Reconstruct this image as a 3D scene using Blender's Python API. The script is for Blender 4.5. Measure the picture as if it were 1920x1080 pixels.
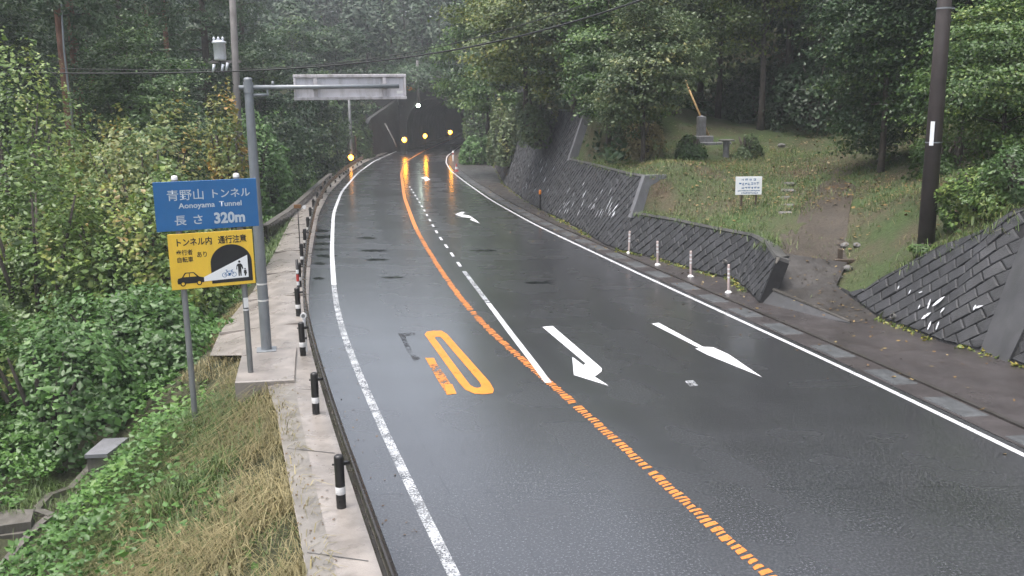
import bpy, bmesh, math, random
import numpy as np
from mathutils import Matrix, Vector

for o in list(bpy.data.objects):
    bpy.data.objects.remove(o, do_unlink=True)
S = bpy.context.scene
C = S.collection

# ------------------------------------------------------------------ camera
HCAM = 5.8
FPX = 1700.0
PITCH = math.atan(340.0 / FPX)
ROLL = math.radians(0.85)
cp, sp, cr, sr = math.cos(PITCH), math.sin(PITCH), math.cos(ROLL), math.sin(ROLL)
Fv = Vector((0, cp, -sp)); Uv = Vector((0, sp, cp)); Xv = Vector((1, 0, 0))
Rr = Xv * cr - Uv * sr
Ur = Xv * sr + Uv * cr
cam_d = bpy.data.cameras.new('camera'); cam = bpy.data.objects.new('camera', cam_d); C.objects.link(cam)
cam.matrix_world = Matrix(((Rr.x, Ur.x, -Fv.x, 0), (Rr.y, Ur.y, -Fv.y, 0), (Rr.z, Ur.z, -Fv.z, HCAM), (0, 0, 0, 1)))
cam_d.sensor_width = 36.0
cam_d.lens = 36.0 * FPX / 1920.0
cam_d.clip_end = 2000.0
cam_d.clip_start = 0.1
S.camera = cam

# ------------------------------------------------------------------ world and sun (overcast, after rain)
SUN_EL, SUN_AZ = math.radians(74), math.radians(-120)
W = bpy.data.worlds.new('World'); S.world = W; W.use_nodes = True
wn = W.node_tree.nodes; wl = W.node_tree.links; wn.clear()
wo = wn.new('ShaderNodeOutputWorld'); wb = wn.new('ShaderNodeBackground')
sk = wn.new('ShaderNodeTexSky'); sk.sky_type = 'NISHITA'; sk.sun_disc = False
sk.sun_elevation = SUN_EL; sk.sun_rotation = SUN_AZ
sk.dust_density = 6.0; sk.air_density = 1.0; sk.ozone_density = 1.5
hs = wn.new('ShaderNodeHueSaturation'); hs.inputs['Saturation'].default_value = 0.5
wl.new(sk.outputs[0], hs.inputs['Color']); wl.new(hs.outputs[0], wb.inputs['Color']); wl.new(wb.outputs[0], wo.inputs['Surface'])
wb.inputs['Strength'].default_value = 0.15
sd = bpy.data.lights.new('sun', 'SUN'); sd.energy = 0.8; sd.angle = math.radians(40); sd.color = (1.0, 0.97, 0.93)
sun = bpy.data.objects.new('sun', sd); C.objects.link(sun)
sdir = Vector((math.sin(SUN_AZ) * math.cos(SUN_EL), math.cos(SUN_AZ) * math.cos(SUN_EL), math.sin(SUN_EL)))
sun.rotation_euler = sdir.to_track_quat('Z', 'Y').to_euler()
S.view_settings.view_transform = 'Standard'
S.view_settings.look = 'None'
S.view_settings.gamma = 1.0
S.view_settings.use_curve_mapping = False
S.view_settings.exposure = 1.3
S.render.engine = 'CYCLES'
S.cycles.max_bounces = 7
S.cycles.diffuse_bounces = 3
S.cycles.glossy_bounces = 3
S.cycles.transmission_bounces = 3
S.cycles.transparent_max_bounces = 6
S.cycles.volume_bounces = 1
S.cycles.use_denoising = True
S.cycles.sample_clamp_indirect = 4.0

rng = np.random.default_rng(11)
random.seed(11)

# ------------------------------------------------------------------ geometry of the view: picture point -> point of the place
def ray(px, py):
    u = (px - 960.0) / FPX; v = (540.0 - py) / FPX
    uu = u * cr + v * sr; vv = v * cr - u * sr
    return np.array([uu, cp + vv * sp, -sp + vv * cp])
def G(px, py, z=0.0):
    d = ray(px, py); t = (z - HCAM) / d[2]
    return np.array([d[0] * t, d[1] * t, z])
def at(px, py, Y):
    d = ray(px, py); t = Y / d[1]
    return np.array([d[0] * t, Y, HCAM + d[2] * t])
def hit(px, py, fn, t0=6.0, t1=140.0):
    d = ray(px, py)
    for t in np.arange(t0, t1, 0.05):
        z = HCAM + d[2] * t
        if z <= fn(d[0] * t, d[1] * t):
            return np.array([d[0] * t, d[1] * t, z])
    return np.array([d[0] * t1, d[1] * t1, HCAM + d[2] * t1])

# road lines read on the flat road
def curve_from(pts, yend_slope):
    q = np.array([G(*p)[:2] for p in pts]); q = q[np.argsort(q[:, 1])]
    ys = np.arange(-40, 220, 0.5)
    s0 = (q[2, 0] - q[0, 0]) / (q[2, 1] - q[0, 1])
    ext0 = np.array([[q[0, 0] + s0 * (y - q[0, 1]), y] for y in np.arange(-40, q[0, 1] - 1, 2.0)])
    ext1 = np.array([[q[-1, 0] + yend_slope * (y - q[-1, 1]), y] for y in np.arange(q[-1, 1] + 4, 222, 4.0)])
    q = np.vstack([ext0, q, ext1])
    x = np.interp(ys, q[:, 1], q[:, 0])
    for w in (9, 9, 9):
        k = np.ones(w) / w
        xp = np.pad(x, w // 2, mode='reflect', reflect_type='odd')
        x = np.convolve(xp, k, 'valid')
    dx = np.gradient(x, ys)
    return (lambda y: np.interp(y, ys, x)), (lambda y: np.interp(y, ys, dx))
XL, DXL = curve_from([(850, 1075), (775, 925), (715, 800), (668, 690), (640, 620), (627, 555), (622, 470), (625, 400), (640, 360), (670, 325), (700, 303), (740, 285)], 0.02)
XO, DXO = curve_from([(1430, 1070), (1188, 855), (1030, 715), (935, 640), (870, 570), (815, 490), (780, 430), (758, 370), (752, 325), (760, 303), (795, 283)], 0.02)
XR, DXR = curve_from([(1920, 855), (1700, 745), (1440, 625), (1180, 505), (1000, 420), (920, 375), (870, 340), (845, 320), (836, 305), (838, 293)], 0.0)
def offL(y, d):   # d metres to the left of the left edge line
    return XL(y) - d * np.sqrt(1 + DXL(y) ** 2)
def offR(y, d):
    return XR(y) + d * np.sqrt(1 + DXR(y) ** 2)
YPORT = 127.0

# ------------------------------------------------------------------ object helpers
def tag(o, label=None, cat=None, group=None, kind=None):
    if label: o['label'] = label
    if cat: o['category'] = cat
    if group: o['group'] = group
    if kind: o['kind'] = kind
    return o
def empty(name, loc=(0, 0, 0), rz=0.0, label=None, cat=None, group=None, rx=0.0, ry=0.0):
    o = bpy.data.objects.new(name, None); C.objects.link(o)
    o.location = tuple(float(a) for a in loc); o.rotation_euler = (rx, ry, rz); o.empty_display_size = 0.2
    return tag(o, label, cat, group)
def link(name, me, mat=None, parent=None, kind=None):
    o = bpy.data.objects.new(name, me); C.objects.link(o)
    if mat is not None and len(me.materials) == 0: me.materials.append(mat)
    if parent is not None: o.parent = parent
    if kind: o['kind'] = kind
    return o
def copy_tree(o, parent=None):
    c = o.copy(); C.objects.link(c); c.parent = parent
    for ch in list(o.children): copy_tree(ch, c)
    return c

class MB:
    def __init__(self): self.v = []; self.f = []; self.sm = []; self.mi = []; self.cur = 0
    def add(self, vs, fs, smooth=False):
        n = len(self.v); self.v += [tuple(float(a) for a in p) for p in vs]
        for f in fs: self.f.append(tuple(i + n for i in f)); self.sm.append(smooth); self.mi.append(self.cur)
        return self
    def box(self, c, s, rz=0.0, rot=None, bevel=0.0):
        hx, hy, hz = s[0] / 2, s[1] / 2, s[2] / 2
        M = rot if rot is not None else Matrix.Rotation(rz, 3, 'Z')
        if bevel <= 0:
            P = [(-hx, -hy, -hz), (hx, -hy, -hz), (hx, hy, -hz), (-hx, hy, -hz), (-hx, -hy, hz), (hx, -hy, hz), (hx, hy, hz), (-hx, hy, hz)]
            F = [(0, 3, 2, 1), (4, 5, 6, 7), (0, 1, 5, 4), (1, 2, 6, 5), (2, 3, 7, 6), (3, 0, 4, 7)]
        else:
            b = bevel
            P = []
            for z, i in ((-hz, b), (-hz + b, 0), (hz - b, 0), (hz, b)):
                x, y = hx - i, hy - i
                P += [(-x, -y, z), (x, -y, z), (x, y, z), (-x, y, z)]
            F = [(3, 2, 1, 0), (12, 13, 14, 15)]
            for k in range(3):
                for i in range(4):
                    j = (i + 1) % 4
                    F.append((k * 4 + i, k * 4 + j, k * 4 + 4 + j, k * 4 + 4 + i))
        return self.add([tuple(M @ Vector(p) + Vector(c)) for p in P], F)
    def tube(self, pts, radii, n=8, caps=True, smooth=True):
        pts = [Vector(p) for p in pts]
        if not hasattr(radii, '__len__'): radii = [radii] * len(pts)
        vs = []; fs = []
        for i, p in enumerate(pts):
            d = (pts[min(i + 1, len(pts) - 1)] - pts[max(i - 1, 0)]).normalized()
            a = Vector((0, 0, 1)) if abs(d.z) < 0.9 else Vector((1, 0, 0))
            x = d.cross(a).normalized(); y = d.cross(x).normalized()
            for k in range(n):
                t = 2 * math.pi * k / n
                vs.append(p + (x * math.cos(t) + y * math.sin(t)) * radii[i])
        for i in range(len(pts) - 1):
            for k in range(n):
                fs.append((i * n + k, i * n + (k + 1) % n, (i + 1) * n + (k + 1) % n, (i + 1) * n + k))
        self.add(vs, fs, smooth)
        if caps:
            m = len(self.v) - len(vs)
            self.f.append(tuple(m + k for k in range(n))); self.sm.append(False); self.mi.append(self.cur)
            self.f.append(tuple(m + (len(pts) - 1) * n + k for k in reversed(range(n)))); self.sm.append(False); self.mi.append(self.cur)
        return self
    def lathe(self, c, prof, n=16, smooth=True):
        vs = []; fs = []
        for r, z in prof:
            for k in range(n):
                t = 2 * math.pi * k / n
                vs.append((c[0] + r * math.cos(t), c[1] + r * math.sin(t), c[2] + z))
        for i in range(len(prof) - 1):
            for k in range(n):
                fs.append((i * n + k, i * n + (k + 1) % n, (i + 1) * n + (k + 1) % n, (i + 1) * n + k))
        return self.add(vs, fs, smooth)
    def prism(self, poly, y0, y1):      # outline in local x,z ; thickness along y
        n = len(poly)
        vs = [(a, y0, b) for a, b in poly] + [(a, y1, b) for a, b in poly]
        fs = [tuple(range(n)), tuple(reversed(range(n, 2 * n)))] + [(i, i + n, (i + 1) % n + n, (i + 1) % n) for i in range(n)]
        return self.add(vs, fs)
    def build(self, name, mat=None, parent=None, kind=None):
        me = bpy.data.meshes.new(name); me.from_pydata(self.v, [], self.f)
        me.polygons.foreach_set('use_smooth', self.sm)
        if mat is not None:
            for m in (mat if isinstance(mat, (list, tuple)) else [mat]): me.materials.append(m)
        me.polygons.foreach_set('material_index', self.mi)
        bm = bmesh.new(); bm.from_mesh(me); bmesh.ops.recalc_face_normals(bm, faces=bm.faces); bm.to_mesh(me); bm.free()
        me.update()
        return link(name, me, None, parent, kind)

def np_mesh(name, V, F, tone=None, smooth=False, uv=None):
    V = np.asarray(V, dtype=np.float32); F = np.asarray(F, dtype=np.int32)
    me = bpy.data.meshes.new(name)
    nf, k = F.shape
    me.vertices.add(len(V)); me.vertices.foreach_set('co', V.ravel())
    me.loops.add(nf * k); me.loops.foreach_set('vertex_index', F.ravel())
    me.polygons.add(nf); me.polygons.foreach_set('loop_start', np.arange(0, nf * k, k, dtype=np.int32))
    if smooth: me.polygons.foreach_set('use_smooth', np.ones(nf, dtype=bool))
    me.update(calc_edges=True)
    if tone is not None:
        a = me.attributes.new('tone', 'FLOAT', 'FACE'); a.data.foreach_set('value', np.asarray(tone, dtype=np.float32))
    if uv is not None:
        l = me.uv_layers.new(name='metres'); l.data.foreach_set('uv', np.asarray(uv, dtype=np.float32)[F.ravel()].ravel())
    return me
def grid_mesh(name, P, uv=None, smooth=True):      # P (m,n,3)
    m, n = P.shape[:2]
    idx = np.arange(m * n).reshape(m, n)
    F = np.stack([idx[:-1, :-1], idx[:-1, 1:], idx[1:, 1:], idx[1:, :-1]], -1).reshape(-1, 4)
    A = P.reshape(-1, 3)
    t = F[len(F) // 2]
    if np.cross(A[t[1]] - A[t[0]], A[t[2]] - A[t[0]])[2] < 0: F = F[:, ::-1]
    return np_mesh(name, A, F, None, smooth, None if uv is None else uv.reshape(-1, 2))

# ------------------------------------------------------------------ materials
MATS = {}
def nm(name):
    m = bpy.data.materials.new(name); m.use_nodes = True
    n = m.node_tree.nodes; n.clear()
    out = n.new('ShaderNodeOutputMaterial'); b = n.new('ShaderNodeBsdfPrincipled')
    m.node_tree.links.new(b.outputs[0], out.inputs['Surface'])
    return m, n, m.node_tree.links, b, out
def noise(n, l, vec, scale, detail=4, rough=0.55):
    t = n.new('ShaderNodeTexNoise'); t.inputs['Scale'].default_value = scale; t.inputs['Detail'].default_value = detail; t.inputs['Roughness'].default_value = rough
    if vec is not None: l.new(vec, t.inputs['Vector'])
    return t.outputs['Fac']
def ramp(n, l, fac, stops):
    r = n.new('ShaderNodeValToRGB'); e = r.color_ramp.elements
    while len(e) < len(stops): e.new(0.5)
    for i, (p, c) in enumerate(stops):
        e[i].position = p; e[i].color = (c[0], c[1], c[2], 1) if hasattr(c, '__len__') else (c, c, c, 1)
    l.new(fac, r.inputs[0]); return r.outputs['Color']
def mixc(n, l, fac, a, b, mode='MIX'):
    m = n.new('ShaderNodeMix'); m.data_type = 'RGBA'; m.blend_type = mode
    for s, v in ((0, fac), (6, a), (7, b)):
        if hasattr(v, 'is_linked') or hasattr(v, 'links'): l.new(v, m.inputs[s])
        else: m.inputs[s].default_value = v if not hasattr(v, '__len__') else (v[0], v[1], v[2], 1)
    return m.outputs[2]
def bump(n, l, b, h, strength=0.3, dist=0.02):
    t = n.new('ShaderNodeBump'); t.inputs['Strength'].default_value = strength; t.inputs['Distance'].default_value = dist
    l.new(h, t.inputs['Height']); l.new(t.outputs[0], b.inputs['Normal'])
def objvec(n, l, scale=None):
    t = n.new('ShaderNodeTexCoord'); v = t.outputs['Object']
    if scale:
        mp = n.new('ShaderNodeMapping'); mp.inputs['Scale'].default_value = scale; l.new(v, mp.inputs['Vector']); v = mp.outputs[0]
    return v
def uvvec(n, l, scale):
    t = n.new('ShaderNodeUVMap'); t.uv_map = 'metres'
    mp = n.new('ShaderNodeMapping'); mp.inputs['Scale'].default_value = scale; l.new(t.outputs[0], mp.inputs['Vector'])
    return mp.outputs[0]
def plain(name, col, rough=0.5, var=0.25, scale=8.0, metal=0.0, bumps=0.0, spec=0.5, bscale=60.0, dirt=None):
    m, n, l, b, o = nm(name)
    v = objvec(n, l)
    f = noise(n, l, v, scale, 5)
    lo = [c * (1 - var) for c in col]; hi = [min(1, c * (1 + var)) for c in col]
    c = ramp(n, l, f, [(0.3, lo), (0.7, hi)])
    if dirt:
        d = ramp(n, l, noise(n, l, objvec(n, l, (1, 1, 0.25)), scale * 2.2, 6, 0.7), [(0.45, 0.0), (0.75, 1.0)])
        sep = n.new('ShaderNodeMath'); sep.operation = 'MULTIPLY'; l.new(d, sep.inputs[0]); sep.inputs[1].default_value = dirt[1]
        c = mixc(n, l, sep.outputs[0], c, dirt[0])
    l.new(c, b.inputs['Base Color'])
    r = ramp(n, l, noise(n, l, v, scale * 1.7, 3), [(0.3, max(0.05, rough - 0.1)), (0.7, min(1, rough + 0.1))])
    l.new(r, b.inputs['Roughness']); b.inputs['Metallic'].default_value = metal
    b.inputs['Specular IOR Level'].default_value = spec
    if bumps: bump(n, l, b, noise(n, l, v, bscale, 4), bumps, 0.02)
    MATS[name] = m; return m
def leafmat(name, stops, rough=0.42, trans=0.25, spec=0.5):
    m, n, l, b, o = nm(name)
    a = n.new('ShaderNodeAttribute'); a.attribute_name = 'tone'
    c = ramp(n, l, a.outputs['Fac'], stops)
    l.new(c, b.inputs['Base Color']); b.inputs['Roughness'].default_value = rough; b.inputs['Specular IOR Level'].default_value = spec
    if trans > 0:
        t = n.new('ShaderNodeBsdfTranslucent'); l.new(c, t.inputs['Color'])
        mx = n.new('ShaderNodeMixShader'); mx.inputs[0].default_value = trans
        l.new(b.outputs[0], mx.inputs[1]); l.new(t.outputs[0], mx.inputs[2]); l.new(mx.outputs[0], o.inputs['Surface'])
    MATS[name] = m; return m
def paint(name, col, wear0, wear1, wscale, rough=0.4, vec=None, aniso=None):
    """road paint: where the wear noise is above the threshold the paint is gone"""
    m, n, l, b, o = nm(name)
    v = objvec(n, l)
    f = noise(n, l, v if aniso is None else objvec(n, l, aniso), wscale, 6, 0.7)
    g = noise(n, l, v, wscale * 0.12, 3)
    ad = n.new('ShaderNodeMath'); ad.operation = 'MULTIPLY_ADD'; l.new(g, ad.inputs[0]); ad.inputs[1].default_value = 0.5; l.new(f, ad.inputs[2])
    mask = ramp(n, l, ad.outputs[0], [(wear0, 0.0), (wear1, 1.0)])
    c = ramp(n, l, noise(n, l, v, 3.0, 4), [(0.3, [k * 0.82 for k in col]), (0.7, col)])
    l.new(c, b.inputs['Base Color']); b.inputs['Roughness'].default_value = rough
    tr = n.new('ShaderNodeBsdfTransparent'); mx = n.new('ShaderNodeMixShader')
    l.new(mask, mx.inputs[0]); l.new(b.outputs[0], mx.inputs[1]); l.new(tr.outputs[0], mx.inputs[2]); l.new(mx.outputs[0], o.inputs['Surface'])
    MATS[name] = m; return m
def emit(name, col, strength):
    m, n, l, b, o = nm(name)
    b.inputs['Base Color'].default_value = (*col, 1); b.inputs['Emission Color'].default_value = (*col, 1); b.inputs['Emission Strength'].default_value = strength
    MATS[name] = m; return m

def asphalt_road():
    m, n, l, b, o = nm('wet_asphalt')
    v = objvec(n, l)
    uv1 = uvvec(n, l, (1, 1, 1))
    fine = noise(n, l, v, 26, 4, 0.75)
    patch = noise(n, l, uvvec(n, l, (0.5, 0.09, 1)), 1.0, 2)
    c1 = ramp(n, l, fine, [(0.36, (0.010, 0.0105, 0.012)), (0.5, (0.032, 0.033, 0.036)), (0.64, (0.105, 0.109, 0.117))])
    c2 = mixc(n, l, ramp(n, l, patch, [(0.25, 0.0), (0.85, 0.45)]), c1, (0.024, 0.025, 0.028))
    # narrow tar seams along the lane and across it
    sx = n.new('ShaderNodeSeparateXYZ'); l.new(uv1, sx.inputs[0])
    wob = noise(n, l, uvvec(n, l, (0.3, 0.35, 1)), 1.0, 5, 0.7)
    def seam(axis, pos, width, amp):
        a = n.new('ShaderNodeMath'); a.operation = 'MULTIPLY_ADD'; l.new(wob, a.inputs[0]); a.inputs[1].default_value = amp; l.new(sx.outputs[axis], a.inputs[2])
        s = n.new('ShaderNodeMath'); s.operation = 'SUBTRACT'; l.new(a.outputs[0], s.inputs[0]); s.inputs[1].default_value = pos + amp * 0.5
        ab = n.new('ShaderNodeMath'); ab.operation = 'ABSOLUTE'; l.new(s.outputs[0], ab.inputs[0])
        lt = n.new('ShaderNodeMath'); lt.operation = 'LESS_THAN'; l.new(ab.outputs[0], lt.inputs[0]); lt.inputs[1].default_value = width
        return lt.outputs[0]
    tot = None
    for ax, pos, wd, amp in ((0, 0.55, 0.012, 0.25), (0, 1.15, 0.01, 0.5), (0, 7.3, 0.012, 0.3), (1, 13.0, 0.015, 0.5), (1, 21.2, 0.02, 0.6), (1, 30.3, 0.02, 0.7), (1, 36.0, 0.02, 0.7)):
        sm_ = seam(ax, pos, wd, amp)
        if tot is None: tot = sm_
        else:
            mx = n.new('ShaderNodeMath'); mx.operation = 'MAXIMUM'; l.new(tot, mx.inputs[0]); l.new(sm_, mx.inputs[1]); tot = mx.outputs[0]
    brk = ramp(n, l, noise(n, l, v, 2.2, 3), [(0.48, 0.0), (0.56, 0.8)])
    mm = n.new('ShaderNodeMath'); mm.operation = 'MULTIPLY'; l.new(tot, mm.inputs[0]); l.new(brk, mm.inputs[1])
    c3 = mixc(n, l, mm.outputs[0], c2, (0.012, 0.012, 0.013))
    l.new(c3, b.inputs['Base Color'])
    # water film: shiny streaks lying across the road and in the wheel tracks
    streak = noise(n, l, uvvec(n, l, (0.22, 0.7, 1)), 1.0, 2, 0.4)
    big = noise(n, l, uvvec(n, l, (0.45, 0.05, 1)), 1.0, 3)
    sm0 = n.new('ShaderNodeMath'); sm0.operation = 'ADD'; l.new(streak, sm0.inputs[0]); l.new(big, sm0.inputs[1])
    ph = n.new('ShaderNodeMath'); ph.operation = 'MULTIPLY'; l.new(sx.outputs[0], ph.inputs[0]); ph.inputs[1].default_value = 2 * math.pi / 1.8
    cs = n.new('ShaderNodeMath'); cs.operation = 'COSINE'; l.new(ph.outputs[0], cs.inputs[0])
    sm = n.new('ShaderNodeMath'); sm.operation = 'MULTIPLY_ADD'; l.new(cs.outputs[0], sm.inputs[0]); sm.inputs[1].default_value = -0.07; l.new(sm0.outputs[0], sm.inputs[2])
    mr = n.new('ShaderNodeMapRange'); l.new(sm.outputs[0], mr.inputs[0])
    mr.interpolation_type = 'SMOOTHSTEP'; mr.inputs[1].default_value = 0.5; mr.inputs[2].default_value = 1.5; mr.inputs[3].default_value = 0.34; mr.inputs[4].default_value = 0.16
    l.new(mr.outputs[0], b.inputs['Roughness'])
    b.inputs['Specular IOR Level'].default_value = 1.0
    bump(n, l, b, fine, 0.14, 0.012)
    l.new(ramp(n, l, fine, [(0.36, 1.0), (0.64, 0.4)]), b.inputs['Coat Weight']); b.inputs['Coat Roughness'].default_value = 0.16; b.inputs['Coat IOR'].default_value = 1.33
    MATS['road'] = m; return m
asphalt_road()

def soilmat(name, stops, sc=0.35, rough=0.9):
    m, n, l, b, o = nm(name)
    v = objvec(n, l)
    f = noise(n, l, v, sc, 8, 0.65)
    c = ramp(n, l, f, stops)
    g = ramp(n, l, noise(n, l, v, 14, 5, 0.7), [(0.3, 0.55), (0.7, 1.25)])
    l.new(mixc(n, l, 1.0, c, g, 'MULTIPLY'), b.inputs['Base Color']); b.inputs['Roughness'].default_value = rough
    bump(n, l, b, noise(n, l, v, 9, 6, 0.7), 0.7, 0.08)
    MATS[name] = m; return m
soilmat('earth', [(0.3, (0.03, 0.035, 0.015)), (0.5, (0.045, 0.05, 0.02)), (0.7, (0.06, 0.05, 0.028))])
soilmat('lawn', [(0.34, (0.085, 0.064, 0.038)), (0.44, (0.065, 0.064, 0.03)), (0.56, (0.05, 0.074, 0.022)), (0.68, (0.052, 0.092, 0.022))], 0.42)
soilmat('trail', [(0.3, (0.042, 0.034, 0.025)), (0.6, (0.068, 0.054, 0.039)), (0.8, (0.05, 0.05, 0.027))], 1.2, 0.55)
soilmat('forest_floor', [(0.3, (0.018, 0.025, 0.012)), (0.7, (0.035, 0.045, 0.02))], 0.1)
plain('concrete', (0.26, 0.235, 0.215), 0.32, 0.25, 0.9, bumps=0.15, bscale=40, dirt=((0.11, 0.10, 0.088), 0.75))
plain('concrete_dark', (0.10, 0.098, 0.095), 0.55, 0.3, 0.9, bumps=0.25, bscale=25, dirt=((0.03, 0.032, 0.03), 0.7))
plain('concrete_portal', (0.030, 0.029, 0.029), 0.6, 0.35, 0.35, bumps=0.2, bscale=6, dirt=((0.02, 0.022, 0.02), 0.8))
plain('concrete_drain', (0.11, 0.10, 0.088), 0.6, 0.3, 3.0, bumps=0.3, bscale=40, dirt=((0.035, 0.035, 0.02), 0.7))
plain('concrete_pale', (0.17, 0.172, 0.185), 0.6, 0.2, 1.2, bumps=0.15, bscale=30, dirt=((0.08, 0.08, 0.08), 0.55))
plain('pavement', (0.052, 0.046, 0.046), 0.36, 0.3, 0.8, bumps=0.25, bscale=90, dirt=((0.03, 0.024, 0.022), 0.6))
plain('cover', (0.075, 0.08, 0.084), 0.5, 0.3, 2.5, bumps=0.2, bscale=60, dirt=((0.035, 0.035, 0.035), 0.6))
plain('block', (0.040, 0.041, 0.045), 0.6, 0.35, 1.6, bumps=0.9, bscale=34, dirt=((0.018, 0.02, 0.017), 0.6))
plain('concrete_mid', (0.20, 0.185, 0.165), 0.36, 0.22, 1.3, bumps=0.15, bscale=40, dirt=((0.09, 0.08, 0.065), 0.75))
plain('concrete_wet', (0.055, 0.055, 0.058), 0.5, 0.25, 0.9, bumps=0.2, bscale=30, dirt=((0.03, 0.032, 0.03), 0.7))
plain('joint', (0.018, 0.018, 0.019), 0.9, 0.2, 4)
plain('galv', (0.235, 0.255, 0.275), 0.42, 0.14, 2.0, metal=0.25, dirt=((0.15, 0.16, 0.165), 0.6))
plain('post_grey', (0.165, 0.172, 0.175), 0.45, 0.14, 3.0, metal=0.15, dirt=((0.10, 0.10, 0.095), 0.6))
plain('rail_brown', (0.030, 0.026, 0.024), 0.3, 0.25, 3.0, metal=0.1, dirt=((0.05, 0.045, 0.04), 0.5))
plain('post_black', (0.018, 0.017, 0.017), 0.35, 0.2, 6.0)
plain('white_paint', (0.74, 0.74, 0.74), 0.45, 0.06, 6.0, dirt=((0.4, 0.4, 0.38), 0.35))
plain('red_paint', (0.38, 0.035, 0.03), 0.4, 0.15, 8.0)
plain('orange_plastic', (0.55, 0.17, 0.02), 0.4, 0.1, 8.0)
plain('board_back', (0.62, 0.61, 0.65), 0.45, 0.10, 2.0, metal=0.1, dirt=((0.27, 0.26, 0.25), 0.7))
plain('board_rim', (0.50, 0.48, 0.50), 0.45, 0.15, 4.0, dirt=((0.22, 0.20, 0.19), 0.9))
plain('sign_blue', (0.018, 0.125, 0.33), 0.42, 0.08, 3.0, dirt=((0.03, 0.12, 0.28), 0.4))
plain('sign_letter', (0.46, 0.53, 0.60), 0.5, 0.06, 5.0)
plain('sign_yellow', (0.80, 0.52, 0.05), 0.42, 0.05, 3.0, dirt=((0.62, 0.38, 0.05), 0.4))
plain('sign_black', (0.012, 0.012, 0.013), 0.45, 0.1, 6.0)
plain('sign_white', (0.80, 0.82, 0.84), 0.45, 0.03, 6.0)
plain('pole_brown', (0.048, 0.038, 0.037), 0.6, 0.22, 1.5, dirt=((0.03, 0.026, 0.025), 0.7))
plain('pole_grey', (0.125, 0.118, 0.115), 0.7, 0.2, 2.0, dirt=((0.07, 0.065, 0.06), 0.6))
plain('rust', (0.20, 0.10, 0.04), 0.7, 0.4, 6.0)
plain('porcelain', (0.66, 0.69, 0.75), 0.3, 0.05, 5.0, dirt=((0.4, 0.42, 0.46), 0.4))
plain('cable', (0.012, 0.013, 0.014), 0.35, 0.1, 5.0)
plain('stone', (0.15, 0.15, 0.16), 0.75, 0.3, 4.0, bumps=0.5, bscale=30, dirt=((0.06, 0.065, 0.05), 0.6))
plain('stone_pale', (0.15, 0.145, 0.14), 0.75, 0.3, 4.0, bumps=0.5, bscale=20, dirt=((0.10, 0.10, 0.08), 0.6))
plain('timber', (0.42, 0.27, 0.12), 0.6, 0.15, 5.0, dirt=((0.25, 0.16, 0.08), 0.5))
plain('wood_dark', (0.075, 0.055, 0.04), 0.7, 0.25, 5.0)
plain('bark', (0.055, 0.045, 0.037), 0.85, 0.4, 5.0, bumps=0.8, bscale=25)
plain('bark_red', (0.165, 0.082, 0.056), 0.85, 0.3, 3.0, bumps=0.6, bscale=22)
plain('cone_pink', (0.45, 0.11, 0.10), 0.5, 0.15, 6.0)
plain('delineator', (0.50, 0.41, 0.39), 0.5, 0.18, 9.0, dirt=((0.27, 0.20, 0.19), 0.7))
plain('asphalt_ramp', (0.042, 0.038, 0.035), 0.42, 0.4, 1.0, bumps=0.5, bscale=40, dirt=((0.024, 0.019, 0.013), 0.9))
plain('efflorescence', (0.66, 0.68, 0.72), 0.7, 0.1, 12.0)
paint('line_worn', (0.52, 0.54, 0.56), 0.66, 0.84, 26.0)
paint('line_white', (0.62, 0.63, 0.65), 0.80, 0.98, 22.0)
paint('arrow_white', (0.80, 0.81, 0.83), 0.97, 1.02, 18.0)
paint('line_orange', (0.66, 0.225, 0.045), 0.84, 0.97, 24.0, 0.38)
paint('number_orange', (0.66, 0.235, 0.02), 0.88, 0.97, 22.0, 0.4)
paint('number_worn', (0.52, 0.19, 0.03), 0.72, 0.86, 9.0, 0.4)
paint('number_ghost', (0.022, 0.022, 0.024), 0.68, 0.80, 9.0, 0.4)
leafmat('leaf_vine', [(0.0, (0.058, 0.103, 0.026)), (0.35, (0.097, 0.171, 0.039)), (0.62, (0.166, 0.253, 0.056)), (0.82, (0.264, 0.306, 0.065)), (0.93, (0.235, 0.215, 0.075)), (1.0, (0.30, 0.20, 0.065))], 0.38)
leafmat('leaf_vine_gold', [(0.0, (0.060, 0.105, 0.030)), (0.4, (0.113, 0.179, 0.050)), (0.7, (0.208, 0.231, 0.069)), (0.88, (0.297, 0.261, 0.076)), (1.0, (0.392, 0.223, 0.050))], 0.4)
leafmat('leaf_ground', [(0.0, (0.038, 0.084, 0.021)), (0.4, (0.068, 0.150, 0.033)), (0.75, (0.104, 0.215, 0.047)), (1.0, (0.155, 0.260, 0.062))], 0.4)
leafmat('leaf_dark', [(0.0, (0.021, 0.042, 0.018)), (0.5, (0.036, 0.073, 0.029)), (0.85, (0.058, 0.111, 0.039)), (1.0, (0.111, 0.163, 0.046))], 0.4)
leafmat('leaf_green', [(0.0, (0.034, 0.068, 0.023)), (0.45, (0.064, 0.125, 0.034)), (0.8, (0.122, 0.200, 0.048)), (1.0, (0.215, 0.272, 0.064))], 0.4)
leafmat('leaf_yellowgreen', [(0.0, (0.044, 0.075, 0.020)), (0.4, (0.100, 0.144, 0.033)), (0.75, (0.194, 0.219, 0.045)), (1.0, (0.338, 0.275, 0.062))], 0.42)
leafmat('leaf_mixed', [(0.0, (0.047, 0.081, 0.035)), (0.45, (0.092, 0.136, 0.054)), (0.75, (0.149, 0.186, 0.067)), (0.92, (0.283, 0.245, 0.081)), (1.0, (0.402, 0.283, 0.111))], 0.42)
leafmat('leaf_buff', [(0.0, (0.10, 0.095, 0.04)), (0.5, (0.19, 0.165, 0.07)), (1.0, (0.29, 0.23, 0.10))], 0.5)
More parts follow.
